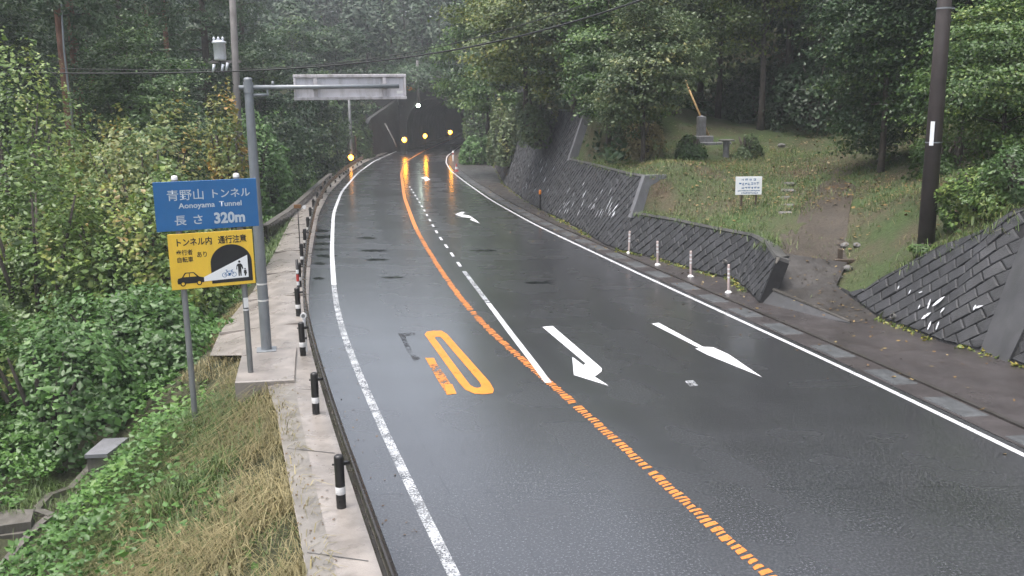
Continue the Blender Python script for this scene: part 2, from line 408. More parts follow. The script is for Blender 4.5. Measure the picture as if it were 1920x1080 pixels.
leafmat('leaf_cedar', [(0.0, (0.021, 0.042, 0.021)), (0.5, (0.041, 0.078, 0.033)), (0.85, (0.068, 0.120, 0.045)), (1.0, (0.105, 0.150, 0.053))], 0.5)
leafmat('leaf_forest', [(0.0, (0.018, 0.038, 0.021)), (0.5, (0.034, 0.065, 0.031)), (0.85, (0.055, 0.095, 0.039)), (1.0, (0.091, 0.115, 0.044))], 0.55, 0.15)
leafmat('grass_dry', [(0.0, (0.085, 0.085, 0.035)), (0.4, (0.19, 0.165, 0.075)), (0.75, (0.29, 0.245, 0.12)), (1.0, (0.40, 0.35, 0.19))], 0.6, 0.2)
leafmat('grass_green', [(0.0, (0.045, 0.08, 0.02)), (0.45, (0.08, 0.135, 0.033)), (0.8, (0.12, 0.17, 0.05)), (1.0, (0.21, 0.21, 0.08))], 0.5, 0.25)
leafmat('leaf_litter', [(0.0, (0.062, 0.033, 0.012)), (0.4, (0.136, 0.078, 0.027)), (0.8, (0.223, 0.150, 0.048)), (1.0, (0.285, 0.228, 0.120))], 0.5, 0.0)
emit('amber_glow', (1.0, 0.36, 0.02), 16.0)
emit('white_glow', (0.85, 1.0, 0.82), 9.0)

# ------------------------------------------------------------------ ground, road, verge
def smooth01(t): t = np.clip(t, 0, 1); return t * t * (3 - 2 * t)
def vnoise(x, y, s, seed=0):
    x = np.asarray(x, float) / s; y = np.asarray(y, float) / s
    xi = np.floor(x).astype(int); yi = np.floor(y).astype(int); fx = x - xi; fy = y - yi
    def h(a, b):
        k = (a * 374761393 + b * 668265263 + seed * 974711) & 0x7fffffff
        k = ((k ^ (k >> 13)) * 1274126177) & 0x7fffffff
        return (k % 100003) / 100003.0
    fx = fx * fx * (3 - 2 * fx); fy = fy * fy * (3 - 2 * fy)
    return (h(xi, yi) * (1 - fx) + h(xi + 1, yi) * fx) * (1 - fy) + (h(xi, yi + 1) * (1 - fx) + h(xi + 1, yi + 1) * fx) * fy
def verge_w(y):      # width of the concrete verge, measured from the left edge line
    return np.interp(y, [0, 12, 17, 21.5, 22.5, 25, 30, 38, 50, 70, 95, 125], [1.78, 1.78, 1.85, 2.2, 3.4, 3.3, 2.7, 2.4, 2.3, 1.9, 1.6, 1.5])
def ground_z(x, y):
    x = np.asarray(x, float); y = np.asarray(y, float)
    s = (XL(y) - x) / np.sqrt(1 + DXL(y) ** 2)
    w = verge_w(y)
    depth = np.interp(y, [0, 24, 40, 60, 80, 130], [2.9, 2.9, 2.4, 1.0, 0.4, 0.2])
    run = depth * 1.55 + 0.3
    t = (s - w + 0.25) / run
    z = -0.06 - depth * np.clip(t, 0, 1)
    z = np.where(s < w - 0.25, -0.06, z - np.clip(w - 2.0, 0, None) * 0.22) - np.where(s < w - 0.25, np.clip(s - 1.75, 0, None) * 0.24, 0.06)
    floor0 = w + run + np.interp(y, [0, 30, 60, 100], [9.0, 6.0, 3.0, 2.0])
    hill = np.clip(s - floor0, 0, None)
    z = z + np.where(hill < 30, hill * 0.42, 12.6 + (hill - 30) * 0.25) * smooth01(hill / 6)
    z = np.minimum(z, 26)
    z = z + np.where(s > w + 0.4, (vnoise(x, y, 1.7, 3) - 0.5) * 0.35 + (vnoise(x, y, 6.0, 4) - 0.5) * 0.6, 0) * smooth01((s - w - 0.4) / 2.0)
    # behind the portal the hill closes over the tunnel; the corridor itself stays flat
    s2 = (x - XR(y))
    right = s2 > 0.8
    z = np.where(right, -0.35, z)
    beh = smooth01((y - YPORT - 0.2) / 0.6)
    z = np.where((y > YPORT - 1) & (s > 2.6), np.maximum(z, beh * np.minimum(9.2 + (y - YPORT) * 0.20, 23)), z)
    return z
ys = np.concatenate([np.arange(-60, 6, 3.0), np.arange(6, 60, 0.5), np.arange(60, YPORT - 2, 1.5), np.arange(YPORT - 2, YPORT + 3, 0.4), np.arange(YPORT + 3, 420, 8.0)])
ls = np.concatenate([-np.geomspace(0.5, 300, 60)[::-1] - 9.0, np.arange(-9.25, 0.5, 0.25), np.array([1, 3, 6, 10, 20, 60, 150.])])
YY, LS = np.meshgrid(ys, ls, indexing='ij')
XX = XL(YY) + LS
Pg = np.stack([XX, YY, ground_z(XX, YY)], -1)
# keep the mouth of the tunnel open: the strip over the corridor stays at road level, outside it the jump sits behind the portal
g = link('ground', grid_mesh('ground', Pg), MATS['earth'], kind='structure')

def ribbon(name, fa, fb, ys, z, mat, nx=6, parent=None, kind=None, uv0=0.0):
    ys = np.asarray(ys, float); t = np.linspace(0, 1, nx)
    a, b = fa(ys), fb(ys)
    X = a[:, None] * (1 - t) + b[:, None] * t
    Y = np.repeat(ys[:, None], nx, 1)
    Z = z(X, Y) if callable(z) else np.full_like(X, z)
    L = X - XL(Y)
    me = grid_mesh(name, np.stack([X, Y, Z], -1), np.stack([L, Y], -1))
    return link(name, me, MATS[mat], parent, kind)
def ydist(y0, y1): return np.concatenate([np.arange(y0, min(60, y1), 0.5), np.arange(min(60, y1), y1 + .01, 1.0)])
road = ribbon('road', lambda y: offL(y, 0.95), lambda y: offR(y, 0.95), ydist(-30, 215), 0.0, 'road', 14, kind='structure')
# concrete verge outside the guard rail, falling away a little to the left
def vz(X, Y):
    s = (XL(Y) - X) / np.sqrt(1 + DXL(Y) ** 2)
    return 0.012 - np.clip(s - 1.75, 0, None) * 0.22
verge = ribbon('verge', lambda y: offL(y, verge_w(y)), lambda y: offL(y, 0.82), ydist(-12, YPORT - 1), vz, 'concrete', 9, kind='structure')
ribbon('verge_gutter', lambda y: offL(y, verge_w(y) - .01), lambda y: offL(y, 1.42), ydist(-12, 18.6), lambda X, Y: vz(X, Y) + .006, 'concrete_mid', 4, kind='structure')
for y in (10.9, 14.7, 18.3, 24.3, 28.2, 32.5, 37.5, 43.0):      # cross joints and low ribs of the verge
    a = np.array([offL(y, 0.98), y]); b = np.array([offL(y + 0.25, verge_w(y) - 0.06), y + 0.25])
    m = MB(); rib = y > 24
    za, zb = 0.02, float(vz(np.array(b[0]), np.array(b[1]))) + 0.012
    d = (b - a) / np.linalg.norm(b - a); n_ = np.array([-d[1], d[0]]) * (0.06 if rib else 0.008)
    h = 0.07 if rib else 0.003
    m.add([(*(a - n_), za), (*(a + n_), za), (*(b + n_), zb), (*(b - n_), zb), (*(a - n_), za + h), (*(a + n_), za + h), (*(b + n_), zb + h), (*(b - n_), zb + h)],
          [(4, 5, 6, 7), (0, 1, 5, 4), (1, 2, 6, 5), (2, 3, 7, 6), (3, 0, 4, 7)])
    m.build('verge_rib' if rib else 'verge_joint', MATS['concrete' if rib else 'concrete_dark'], verge)

# ------------------------------------------------------------------ right side: wall feet, pavement
A_foot = np.array([G(*q, 0.03)[:2] for q in [(1163, 471), (1180, 474), (1247, 490), (1313, 510), (1380, 527), (1402, 546), (1423, 568)]])
B_foot = np.array([G(*q, 0.03)[:2] for q in [(1033, 403), (1080, 427), (1133, 459), (1163, 471)]])
C_foot = np.array([G(*q, 0.03)[:2] for q in [(925, 308), (947, 347), (990, 380), (1033, 403)]])
D_foot = np.array([G(*q, 0.03)[:2] for q in [(1649, 598), (1720, 624), (1764, 642), (1838, 659), (1893, 678), (1920, 688)]])
dd = (D_foot[-1] - D_foot[1]); dd /= np.linalg.norm(dd)
D_foot = np.vstack([D_foot, D_foot[-1] + dd * 3, D_foot[-1] + dd * 8])
Cd = (C_foot[0] - C_foot[1]); Cd /= np.linalg.norm(Cd)
foot_all = np.vstack([[XR(140.) + 3.4, 140], [XR(105.) + 3.2, 105], C_foot, B_foot[1:], A_foot[1:], D_foot])
foot_s = foot_all[np.argsort(foot_all[:, 1])]
def XW(y): return np.interp(y, foot_s[:, 1], foot_s[:, 0])
pave = ribbon('pavement', lambda y: offR(y, 0.90), lambda y: np.maximum(XW(y) + 0.25, offR(y, 1.3)), ydist(D_foot[-1][1], YPORT + 4), 0.03, 'pavement', 8, kind='structure')
gut = ribbon('gutter', lambda y: offR(y, 0.22), lambda y: offR(y, 0.92), ydist(-20, YPORT + 4), 0.008, 'pavement', 4, kind='structure')
kerb = MB()
ky = ydist(-10, 118)
for i in range(len(ky) - 1):
    q = []
    for y in (ky[i], ky[i + 1]):
        q += [(offR(y, 0.88), y, 0.004), (offR(y, 0.88), y, 0.05), (offR(y, 0.98), y, 0.05), (offR(y, 0.98), y, 0.01)]
    kerb.add(q, [(0, 1, 5, 4), (1, 2, 6, 5), (2, 3, 7, 6)])
kerb.build('kerb', MATS['asphalt_ramp'], pave)
# concrete covers of the gutter, one by one
yc = 9.7
while yc < 88:
    ln = 1.05 + 0.12 * random.random()
    a, b = (0.30, 0.80)
    q = [(offR(yc, a), yc), (offR(yc, b), yc + 0.05), (offR(yc + ln, b), yc + ln + 0.05), (offR(yc + ln, a), yc + ln)]
    h = 0.022 + random.random() * 0.006
    cen = np.mean(np.array(q), 0)
    m = MB()
    ins = [tuple(cen + (np.array(p) - cen) * 0.965) for p in q]
    m.add([(*p, 0.005) for p in q] + [(*p, h) for p in ins], [(4, 5, 6, 7), (0, 1, 5, 4), (1, 2, 6, 5), (2, 3, 7, 6), (3, 0, 4, 7)])
    m.build('drain_cover', MATS['cover'], gut)
    yc += 2.05 + random.uniform(-0.12, 0.15)

# ------------------------------------------------------------------ road markings (sheets 4 mm above the road)
def strip(name, fa, fb, ys, mat, z=0.004, parent=None): return ribbon(name, fa, fb, ys, z, mat, 2, parent or road)
strip('edge_line', lambda y: offL(y, 0.08), lambda y: offL(y, -0.08), ydist(-10, 30), 'line_worn')
strip('edge_line', lambda y: offL(y, 0.085), lambda y: offL(y, -0.085), ydist(30.0, YPORT + 60), 'line_white')
strip('edge_line', lambda y: offR(y, -0.062), lambda y: offR(y, 0.062), ydist(-5, YPORT + 60), 'line_white')
# orange centre line: worn slanting dashes near the camera, closer set far away
m = MB(); y = 4.0
while y < 50:
    dx = DXO(y); k = math.sqrt(1 + dx * dx)
    ln = random.uniform(.05, .11) * (1.3 if random.random() < .12 else 1); sl = random.uniform(.07, .12)
    wl0, wr0 = random.uniform(.075, .115), random.uniform(.075, .115)
    pts = []
    for lat, dy in ((-wl0, 0), (0, sl * .5 + random.uniform(-.01, .01)), (wr0, sl), (wr0 - .01, sl + ln * random.uniform(.7, 1)), (0, sl * .5 + ln), (-wl0 + .01, ln * random.uniform(.7, 1))):
        pts.append((XO(y + dy) + lat * k, y + dy, .0045))
    if random.random() > 0.03: m.add(pts, [(0, 1, 4, 5), (1, 2, 3, 4)])
    y += ln + (random.uniform(.025, .06) if y < 26 else random.uniform(.012, .035))
m.build('centre_line', MATS['line_orange'], road)
strip('centre_line', lambda y: XO(y) - 0.10, lambda y: XO(y) + 0.10, ydist(44, YPORT + 60), 'line_orange', 0.0075)
# white lane line branching off the centre line
lane_px = [(1028, 718), (1000, 680), (960, 628), (915, 568), (868, 506), (822, 441), (790, 385), (765, 345), (757, 325)]
lp = np.array([G(*p)[:2] for p in lane_px]); lp = lp[np.argsort(lp[:, 1])]
def XLn(y): return np.interp(y, lp[:, 1], lp[:, 0])
strip('lane_line', lambda y: XLn(y) - 0.075, lambda y: XLn(y) + 0.075, np.arange(lp[0, 1], 26.8, 0.3), 'line_white', 0.009)
strip('lane_line', lambda y: XLn(y) - 0.075, lambda y: XLn(y) + 0.075, np.arange(26.8, 32.4, 0.3), 'line_worn', 0.009)
y = 33.2
while y < 68:
    strip('lane_line', lambda q: XLn(q) - 0.055, lambda q: XLn(q) + 0.055, np.arange(y, y + 1.01, 0.25), 'line_white', 0.009)
    y += 2.3
def flat_px(name, px, mat, z=0.005):
    m = MB(); m.add([tuple(G(a, b, z)) for a, b in px], [tuple(range(len(px)))]); return m.build(name, MATS[mat], road)
flat_px('arrow', [(1017, 613), (1036, 611), (1128, 690), (1128, 696), (1115, 706), (1141, 723), (1076, 703), (1073, 669), (1094, 685), (1098, 681)], 'arrow_white')
flat_px('arrow', [(1222, 607), (1235, 605), (1318, 650), (1337, 651), (1366, 664), (1429, 707), (1326, 665), (1303, 653), (1312, 653)], 'arrow_white')
flat_px('arrow', [(853, 402), (865, 397), (872, 398), (866, 402), (880, 404), (892, 412), (900, 419), (881, 412), (884, 409), (868, 407), (862, 405)], 'arrow_white')
flat_px('arrow', [(788, 333), (800, 331), (807, 337), (797, 340), (796, 336)], 'arrow_white')
flat_px('paint_patch', [(1284, 714), (1300, 713), (1309, 722), (1294, 725)], 'line_worn')
# speed number: the 0 as a rounded ring, the worn 5 beside it
def ring_px(outer, inner, name, mat):
    m = MB(); n = len(outer)
    m.add([tuple(G(*p, 0.005)) for p in outer] + [tuple(G(*p, 0.005)) for p in inner], [(i, (i + 1) % n, (i + 1) % n + n, i + n) for i in range(n)])
    return m.build(name, MATS[mat], road)
ring_px([(796, 627), (800, 622), (812, 620), (828, 620), (838, 626), (918, 716), (926, 730), (924, 737), (908, 739), (890, 738), (872, 730), (862, 719)],
        [(815, 633), (817, 631), (821, 631), (825, 631), (829, 634), (899, 716), (902, 722), (901, 726), (895, 727), (889, 726), (882, 722), (877, 716)], 'speed_number', 'number_orange')
flat_px('speed_number', [(797, 671), (812, 672), (835, 704), (856, 738), (838, 740), (818, 708)], 'number_worn')
flat_px('speed_number', [(797, 671), (814, 671), (819, 682), (806, 684)], 'number_orange', 0.0055)
flat_px('speed_number', [(833, 720), (848, 720), (856, 738), (838, 740)], 'number_orange', 0.0055)
flat_px('worn_marking', [(746, 625), (778, 623), (779, 628), (760, 630), (776, 664), (790, 672), (776, 676), (762, 656), (752, 634)], 'number_ghost')

pm_, pn_, pl_, pb_, po_ = nm('puddle_water'); pb_.inputs['Base Color'].default_value = (.012, .013, .015, 1); pb_.inputs['Roughness'].default_value = .05; pb_.inputs['Specular IOR Level'].default_value = .6; MATS['puddle'] = pm_
rp = random.Random(3)
for (px, py, hw, hh) in [(600, 433, 22, 3.0), (607, 444, 26, 3.5), (603, 457, 24, 3.2), (601, 468, 20, 2.6), (612, 480, 24, 3.0), (600, 494, 14, 3.2), (690, 446, 20, 2.6), (700, 470, 30, 3.0), (705, 487, 24, 2.4), (735, 520, 26, 2.2), (597, 522, 12, 3), (905, 470, 30, 2.2), (1010, 530, 36, 2.6)]:
    k_ = 22; pts = []
    for i in range(k_):
        a_ = 2 * math.pi * i / k_; r_ = rp.uniform(.55, 1.1); pts.append((px + hw * r_ * math.cos(a_), py + hh * rp.uniform(.5, 1.1) * math.sin(a_)))
    flat_px('puddle', pts, 'puddle', .0025)
# ------------------------------------------------------------------ retaining walls of slanting blocks
def clip(poly, a, b, c):      # keep a*u + b*w <= c
    out = []
    for i in range(len(poly)):
        p, q = poly[i], poly[(i + 1) % len(poly)]
        dp, dq = a * p[0] + b * p[1] - c, a * q[0] + b * q[1] - c
        if dp <= 0: out.append(p)
        if (dp < 0 < dq) or (dq < 0 < dp):
            t = dp / (dp - dq); out.append((p[0] + (q[0] - p[0]) * t, p[1] + (q[1] - p[1]) * t))
    return out
def area(poly): return 0.5 * sum(poly[i][0] * poly[(i + 1) % len(poly)][1] - poly[(i + 1) % len(poly)][0] * poly[i][1] for i in range(len(poly)))
class Wall:
    def __init__(self, foot, z0, ztop, batter):
        self.p = np.array(foot, float); self.b = batter
        seg = np.linalg.norm(np.diff(self.p, axis=0), axis=1); self.u = np.concatenate([[0], np.cumsum(seg)])
        self.z0 = np.broadcast_to(np.asarray(z0, float), (len(self.p),)); self.zt = np.broadcast_to(np.asarray(ztop, float), (len(self.p),))
        d = np.gradient(self.p, self.u, axis=0); d /= np.linalg.norm(d, axis=1)[:, None]
        self.nr = np.stack([d[:, 1], -d[:, 0]], -1)      # towards the road (feet run from far to near)
        self.k = math.sqrt(1 + batter * batter)
    def pt(self, u, w, out=0.0):      # w measured up the slope from z = 0
        p = np.array([np.interp(u, self.u, self.p[:, i]) for i in (0, 1)]); n = np.array([np.interp(u, self.u, self.nr[:, i]) for i in (0, 1)]); n /= np.linalg.norm(n)
        z = w / self.k
        q = p - n * self.b * z + n * out / self.k
        return (q[0], q[1], z + out * self.b / self.k)
    def top(self, u): return float(np.interp(u, self.u, self.zt))
    def bot(self, u): return float(np.interp(u, self.u, self.z0))
def block_wall(name, label, wl, bl, bh, ang, single=True, skip=None, flip=1, cap=True, seed=1):
    r = random.Random(seed)
    root = empty(name, (float(wl.p[0, 0]), float(wl.p[0, 1]), 0), 0, label, 'wall')
    base = root.location
    def loc(p): return (p[0] - base[0], p[1] - base[1], p[2] - base[2])
    U = wl.u[-1]; us = sorted(set(list(np.arange(0, U, 0.5)) + list(wl.u)))
    core = MB(); q = []
    for u in us:
        zb, zt = wl.bot(u) - 0.25, wl.top(u)
        q += [loc(wl.pt(u, zb * wl.k)), loc(wl.pt(u, zt * wl.k)), loc(wl.pt(u, zt * wl.k, -0.38)), loc(wl.pt(u, zb * wl.k, -0.38))]
    n = len(us)
    core.add(q, [(4 * i + k, 4 * i + (k + 1) % 4, 4 * i + 4 + (k + 1) % 4, 4 * i + 4 + k) for i in range(n - 1) for k in range(4)] + [(0, 1, 2, 3), (4 * n - 1, 4 * n - 2, 4 * n - 3, 4 * n - 4)])
    core.build('wall_core', MATS['joint'], root)
    ca, sa = math.cos(ang), math.sin(ang) * flip
    zmax = max(wl.zt) * wl.k; R = int((U + zmax) / min(bl, bh)) + 3
    pieces = []
    for i in range(-R, R):
        for j in range(-R, R):
            x0 = i * bl + (j % 2) * bl * 0.5; y0 = j * bh; jt = 0.010
            rect = [(x0 + jt, y0 + jt), (x0 + bl - jt, y0 + jt), (x0 + bl - jt, y0 + bh - jt), (x0 + jt, y0 + bh - jt)]
            poly = [(a * ca - b * sa, a * sa + b * ca) for a, b in rect]
            cu = sum(p[0] for p in poly) / 4; cw = sum(p[1] for p in poly) / 4
            if cu < -bl or cu > U + bl or cw < -bl or cw > zmax + bl: continue
            e = 0.3; ua, ub = max(0, min(U - .01, cu - e)), min(U, max(.01, cu + e))
            for (f, sgn, mg) in ((wl.top, 1, 0.03), (wl.bot, -1, -0.06)):
                wa, wb_ = f(ua) * wl.k, f(ub) * wl.k; sl = (wb_ - wa) / max(1e-6, ub - ua)
                cst = wa - sl * ua - mg
                poly = clip(poly, -sl * sgn, sgn, cst * sgn)
                if len(poly) < 3: break
            if len(poly) < 3: continue
            poly = clip(poly, 1, 0, U - 0.02)
            if len(poly) >= 3: poly = clip(poly, -1, 0, -0.02)
            if len(poly) >= 3 and skip:
                for s0, s1 in skip:
                    if s0 < cu < s1: poly = []
            if len(poly) < 3 or abs(area(poly)) < 0.012: continue
            if area(poly) < 0: poly.reverse()
            pieces.append(poly)
    joined = MB()
    for poly in pieces:
        cu = sum(p[0] for p in poly) / len(poly); cw = sum(p[1] for p in poly) / len(poly)
        h = 0.038 + r.uniform(-0.012, 0.014); tu, tw = r.uniform(-.05, .05), r.uniform(-.05, .05)
        k = len(poly); vs = []
        for (s_, hh) in ((1.0, 0.002), (0.985, h * 0.65), (0.86, h)):
            for (a, b) in poly:
                a2, b2 = cu + (a - cu) * s_, cw + (b - cw) * s_
                o_ = hh + ((a - cu) * tu + (b - cw) * tw if hh > 0.01 else 0)
                vs.append(loc(wl.pt(a2, b2, o_)))
        fs = [tuple(range(2 * k, 3 * k))] + [(l_ * k + i, l_ * k + (i + 1) % k, (l_ + 1) * k + (i + 1) % k, (l_ + 1) * k + i) for l_ in (0, 1) for i in range(k)]
        if single:
            MB().add(vs, fs).build('block', MATS['block'], root)
        else: joined.add(vs, fs)
    if not single: joined.build('blocks', MATS['block'], root, kind='stuff')
    if cap:
        q = []; cm = MB()
        for u in us:
            zt = wl.top(u) * wl.k
            q += [loc(wl.pt(u, zt + .002, 0.06)), loc(wl.pt(u, zt + 0.10, 0.06)), loc(wl.pt(u, zt + 0.10, -0.36)), loc(wl.pt(u, zt + .002, -0.36))]
        cm.add(q, [(4 * i + k, 4 * i + (k + 1) % 4, 4 * i + 4 + (k + 1) % 4, 4 * i + 4 + k) for i in range(n - 1) for k in range(4)] + [(0, 1, 2, 3), (4 * n - 1, 4 * n - 2, 4 * n - 3, 4 * n - 4)])
        cm.build('coping', MATS['concrete_dark'], root)
    return root
ANG = math.radians(40)
WA = Wall(A_foot, 0.03, [1.5, 1.5, 1.5, 1.5, 1.5, 1.5, 1.32], 0.35)
WB = Wall(B_foot, 0.03, [2.95, 2.95, 2.95, 2.95], 0.35)
C_far = np.vstack([C_foot[0] + Cd * 24, C_foot[0] + Cd * 10, C_foot])
WC = Wall(C_far, 0.03, [3.0, 4.0, 5.0, 5.4, 5.5, 5.5], 0.35)
def wall_uw(wl, px, py):      # where the ray of a picture point meets a wall face
    d = ray(px, py); t = np.arange(10, 70, 0.04); p = d[None] * t[:, None]; z = HCAM + p[:, 2]
    ok = z > -0.2; p = p[ok]; z = z[ok]
    us = np.linspace(0, wl.u[-1], 160)
    f = np.stack([np.interp(us, wl.u, wl.p[:, i]) for i in (0, 1)], -1); n = np.stack([np.interp(us, wl.u, wl.nr[:, i]) for i in (0, 1)], -1)
    q = f[None] - n[None] * (wl.b * z)[:, None, None]
    e = np.linalg.norm(q - p[:, None, :2], axis=-1)
    i, j = np.unravel_index(np.argmin(e), e.shape)
    return float(us[j]), float(z[i]) * wl.k
D_ext = np.vstack([D_foot[0] - dd * 2.2, D_foot])
WD0 = Wall(D_ext, 0.03, 1.0, 0.45)
tops = sorted(wall_uw(WD0, *q) for q in [(1606, 553), (1653, 520), (1689, 504), (1764, 461), (1840, 428), (1920, 393)])
tu = [t[0] for t in tops]; tz = [t[1] / WD0.k for t in tops]
print('wall D', tu, tz)
sl_ = (tz[-1] - tz[-3]) / (tu[-1] - tu[-3])
D_us = np.unique(np.concatenate([WD0.u, tu]))
D_top = np.where(D_us <= tu[-1], np.interp(D_us, tu, tz), tz[-1] + (D_us - tu[-1]) * sl_ * .6)
D_pts = np.stack([np.interp(D_us, WD0.u, WD0.p[:, i]) for i in (0, 1)], -1)
D_bot = np.interp(D_us, [0, 2.2], [0.5, 0.03])
D_top = np.maximum(D_top, D_bot + .04)
WD = Wall(D_pts, D_bot, D_top, 0.45)
wallA = block_wall('retaining_wall', 'low dark block retaining wall below the lawn, behind the four slim posts', WA, 0.46, 0.30, ANG, seed=2)
wallB = block_wall('retaining_wall', 'taller dark block wall with white peeling streaks, pale end face above the low wall', WB, 0.46, 0.30, ANG, seed=3)
wallC = block_wall('retaining_wall', 'tallest far dark wall under overhanging trees, running towards the tunnel', WC, 0.46, 0.30, ANG, single=False, seed=4)
def uD(px, py):      # arc position on wall D nearest to a foot point
    p = G(px, py, 0.03)[:2]; return float(np.interp(p[1], WD.p[::-1, 1], WD.u[::-1]))
u0, u1 = uD(1840, 660), uD(1893, 678)
wallD = block_wall('retaining_wall', 'near dark block wall with diagonal joints and white marks beside the ramp', WD, 0.54, 0.30, ANG, skip=[(u0, u1)], cap=False, seed=5)
def wall_poly(wl, root, pts_uw, out, name, mat, thick=0.004):
    b = root.location; m = MB()
    fr = [tuple(np.array(wl.pt(u, w, out)) - np.array(b)) for u, w in pts_uw]; bk = [tuple(np.array(wl.pt(u, w, out - thick)) - np.array(b)) for u, w in pts_uw]
    n = len(fr); m.add(fr + bk, [tuple(range(n))] + [(i, (i + 1) % n, (i + 1) % n + n, i + n) for i in range(n)])
    return m.build(name, MATS[mat], root)
wall_poly(WD, wallD, [(u0 - .02, 0.0), (u1 + .02, 0.0), (u1 + .02, WD.top(u1) * WD.k), (u0 - .02, WD.top(u0) * WD.k)], 0.07, 'concrete_strip', 'concrete_wet', 0.1)
rm = random.Random(8)
def mark(wl, root, px, py, ln, wd, an):
    u, w = wall_uw(wl, px, py)
    n = 7; up = []; lo = []
    for i in range(n):
        t = i / (n - 1) - 0.5; hw = wd * (1 - (2 * t) ** 2) * rm.uniform(0.5, 1.2) + 0.004
        cx, cy = u + ln * t * math.cos(an), w + ln * t * math.sin(an)
        up.append((cx - hw * math.sin(an), cy + hw * math.cos(an))); lo.append((cx + hw * math.sin(an), cy - hw * math.cos(an)))
    if min(p[1] for p in up + lo) < 0.05: return
    wall_poly(wl, root, lo + up[::-1], 0.082, 'white_stain', 'efflorescence', 0.003)
for a in [(1748, 572, .26, .035, 1.8), (1766, 567, .42, .05, .9), (1771, 584, .16, .035, 1.2), (1742, 594, .34, .045, .8), (1745, 612, .24, .03, 1.7), (1765, 613, .22, .028, 1.7), (1833, 579, .14, .03, 1.5), (1838, 577, .2, .02, .5), (1691, 541, .1, .02, 1.6), (1709, 549, .12, .02, 1.5), (1732, 550, .12, .014, .5), (1728, 577, .12, .016, 1.6)]:
    mark(WD, wallD, *a)
for i in range(34):
    px = rm.uniform(1052, 1165); py = 372 + (px - 1100) * 0.10 + rm.uniform(-28, 30)
    mark(WB, wallB, px, py, rm.uniform(.15, .5), rm.uniform(.012, .035), rm.uniform(0.7, 1.3))
for i in range(16):
    px = rm.uniform(960, 1040); mark(WC, wallC, px, rm.uniform(300, 360), rm.uniform(.2, .5), rm.uniform(.015, .035), rm.uniform(0.7, 1.3))
def weep(wl, root, px, py, r=0.075):
    u, w = wall_uw(wl, px, py); b = np.array(root.location)
    a = np.array(wl.pt(u, w, -0.02)) - b; c = np.array(wl.pt(u, w, 0.13)) - b
    m = MB(); m.tube([a, c], [r, r], 14, caps=False); m.tube([a, c], [r * .8, r * .8], 14, caps=False)
    d = (c - a) / np.linalg.norm(c - a)
    m.tube([c - d * .001, c + d * .001], [r, r * .8], 14, caps=False)
    wp_ = m.build('weep_pipe', MATS['stone_pale'], root)
    m = MB(); m.tube([a, c - d * .03], [r * .79, r * .79], 14); m.build('bore_shade', MATS['post_black'], wp_)  # black plug inside the pipe; its colour stands for the shade in the hole
weep(WD, wallD, 1678, 595); weep(WA, wallA, 1362, 492); weep(WA, wallA, 1198, 452, .05)
# pale end faces of walls B and C
def end_face(wl, root, u, w0, w1, width, label):
    b = np.array(root.location)
    n = np.array([np.interp(u, wl.u, wl.nr[:, i]) for i in (0, 1)]); n /= np.linalg.norm(n)
    d = np.array([-n[1], n[0]])      # along the wall
    if d[1] > 0: d = -d
    q = []
    for w, wd in ((w0, width * 1.25), (w1, width)):
        p = np.array(wl.pt(u, w * wl.k, 0.07)); e = np.array([*(-n * wd + d * 0.10), 0.0])
        q += [p + [*(d * .10), 0], p + e, p + [*(-n * wd), 0] + [*(d * -.22), 0], p + [*(d * -.22), 0]]
    m = MB(); m.add([tuple(x - b) for x in q], [(0, 1, 5, 4), (1, 2, 6, 5), (2, 3, 7, 6), (3, 0, 4, 7), (4, 5, 6, 7)])
    o = m.build('end_face', MATS['concrete_pale'], root); o['label'] = label
end_face(WB, wallB, WB.u[-1], 1.35, 3.02, 0.95, 'pale smooth concrete end face')
end_face(WC, wallC, WC.u[-1], 2.9, 5.55, 0.75, 'pale narrow concrete end face')

# ------------------------------------------------------------------ right bank (lawn, trail, hill)
edge = []
def add_edge(wl, ulist, dz=0.0):
    for u in ulist: p = wl.pt(u, wl.top(u) * wl.k, -0.33); edge.append((p[0], p[1], p[2] + dz))
add_edge(WC, np.linspace(0, WC.u[-1] - .05, 44), 0.05)
add_edge(WB, np.linspace(0.05, WB.u[-1] - .05, 14), 0.06)
add_edge(WA, np.linspace(0.05, WA.u[-1] - 1.7, 12), 0.06)
RL = [G(1592, 606, 0.035), G(1440, 541, 0.40), G(1436, 470, 1.25)]      # left and right borders of the ramp
RR = [np.array(WD.pt(2.25, .03, .02)) + [0, 0, .005], np.array(WD.pt(1.1, .27 * WD.k, .02)), np.array([*WD.pt(0.02, .5 * WD.k, .02)[:2], .52]), G(1588, 492, 0.98)]
edge.append(tuple(RL[2] + [-.25, 0, 0.12])); edge.append(tuple((RL[2] + RL[1]) / 2 + [-.2, 0, -.05])); edge.append(tuple(RL[1] + [-.1, 0, -.08])); edge.append(tuple((RL[1] + RL[0]) / 2 + [0, 0, -.08])); edge.append(tuple(RL[0] + [0, 0, -.06])); edge.append(tuple(np.array(WD.pt(2.25, .03, -.25)) + [0, 0, -.03]))
RPX = np.zeros((24, 9, 3))
for i in range(24):
    k = i / 23 * 2
    for j in range(9):
        l_ = np.array([np.interp(k, [0, 1, 2], [p[c] for p in RL]) for c in range(3)]); r_ = np.array([np.interp(k, [0, .5, 1, 2], [p[c] for p in RR]) for c in range(3)])
        RPX[i, j] = l_ * (1 - j / 8) + r_ * j / 8
ufs = np.linspace(max(0.2, tu[0]), WD.u[-1], 46)
q_lim = np.array(edge[-1][:2]) @ np.array([-.423, .906]) - .03
add_edge(WD, [u for u in ufs if np.array(WD.pt(u, WD.top(u) * WD.k, -.33)[:2]) @ np.array([-.423, .906]) < q_lim], 0.02)
edge = np.array(edge)
i_front = int(np.argmin(edge[:, 1]))
ctrl = list(map(tuple, edge))
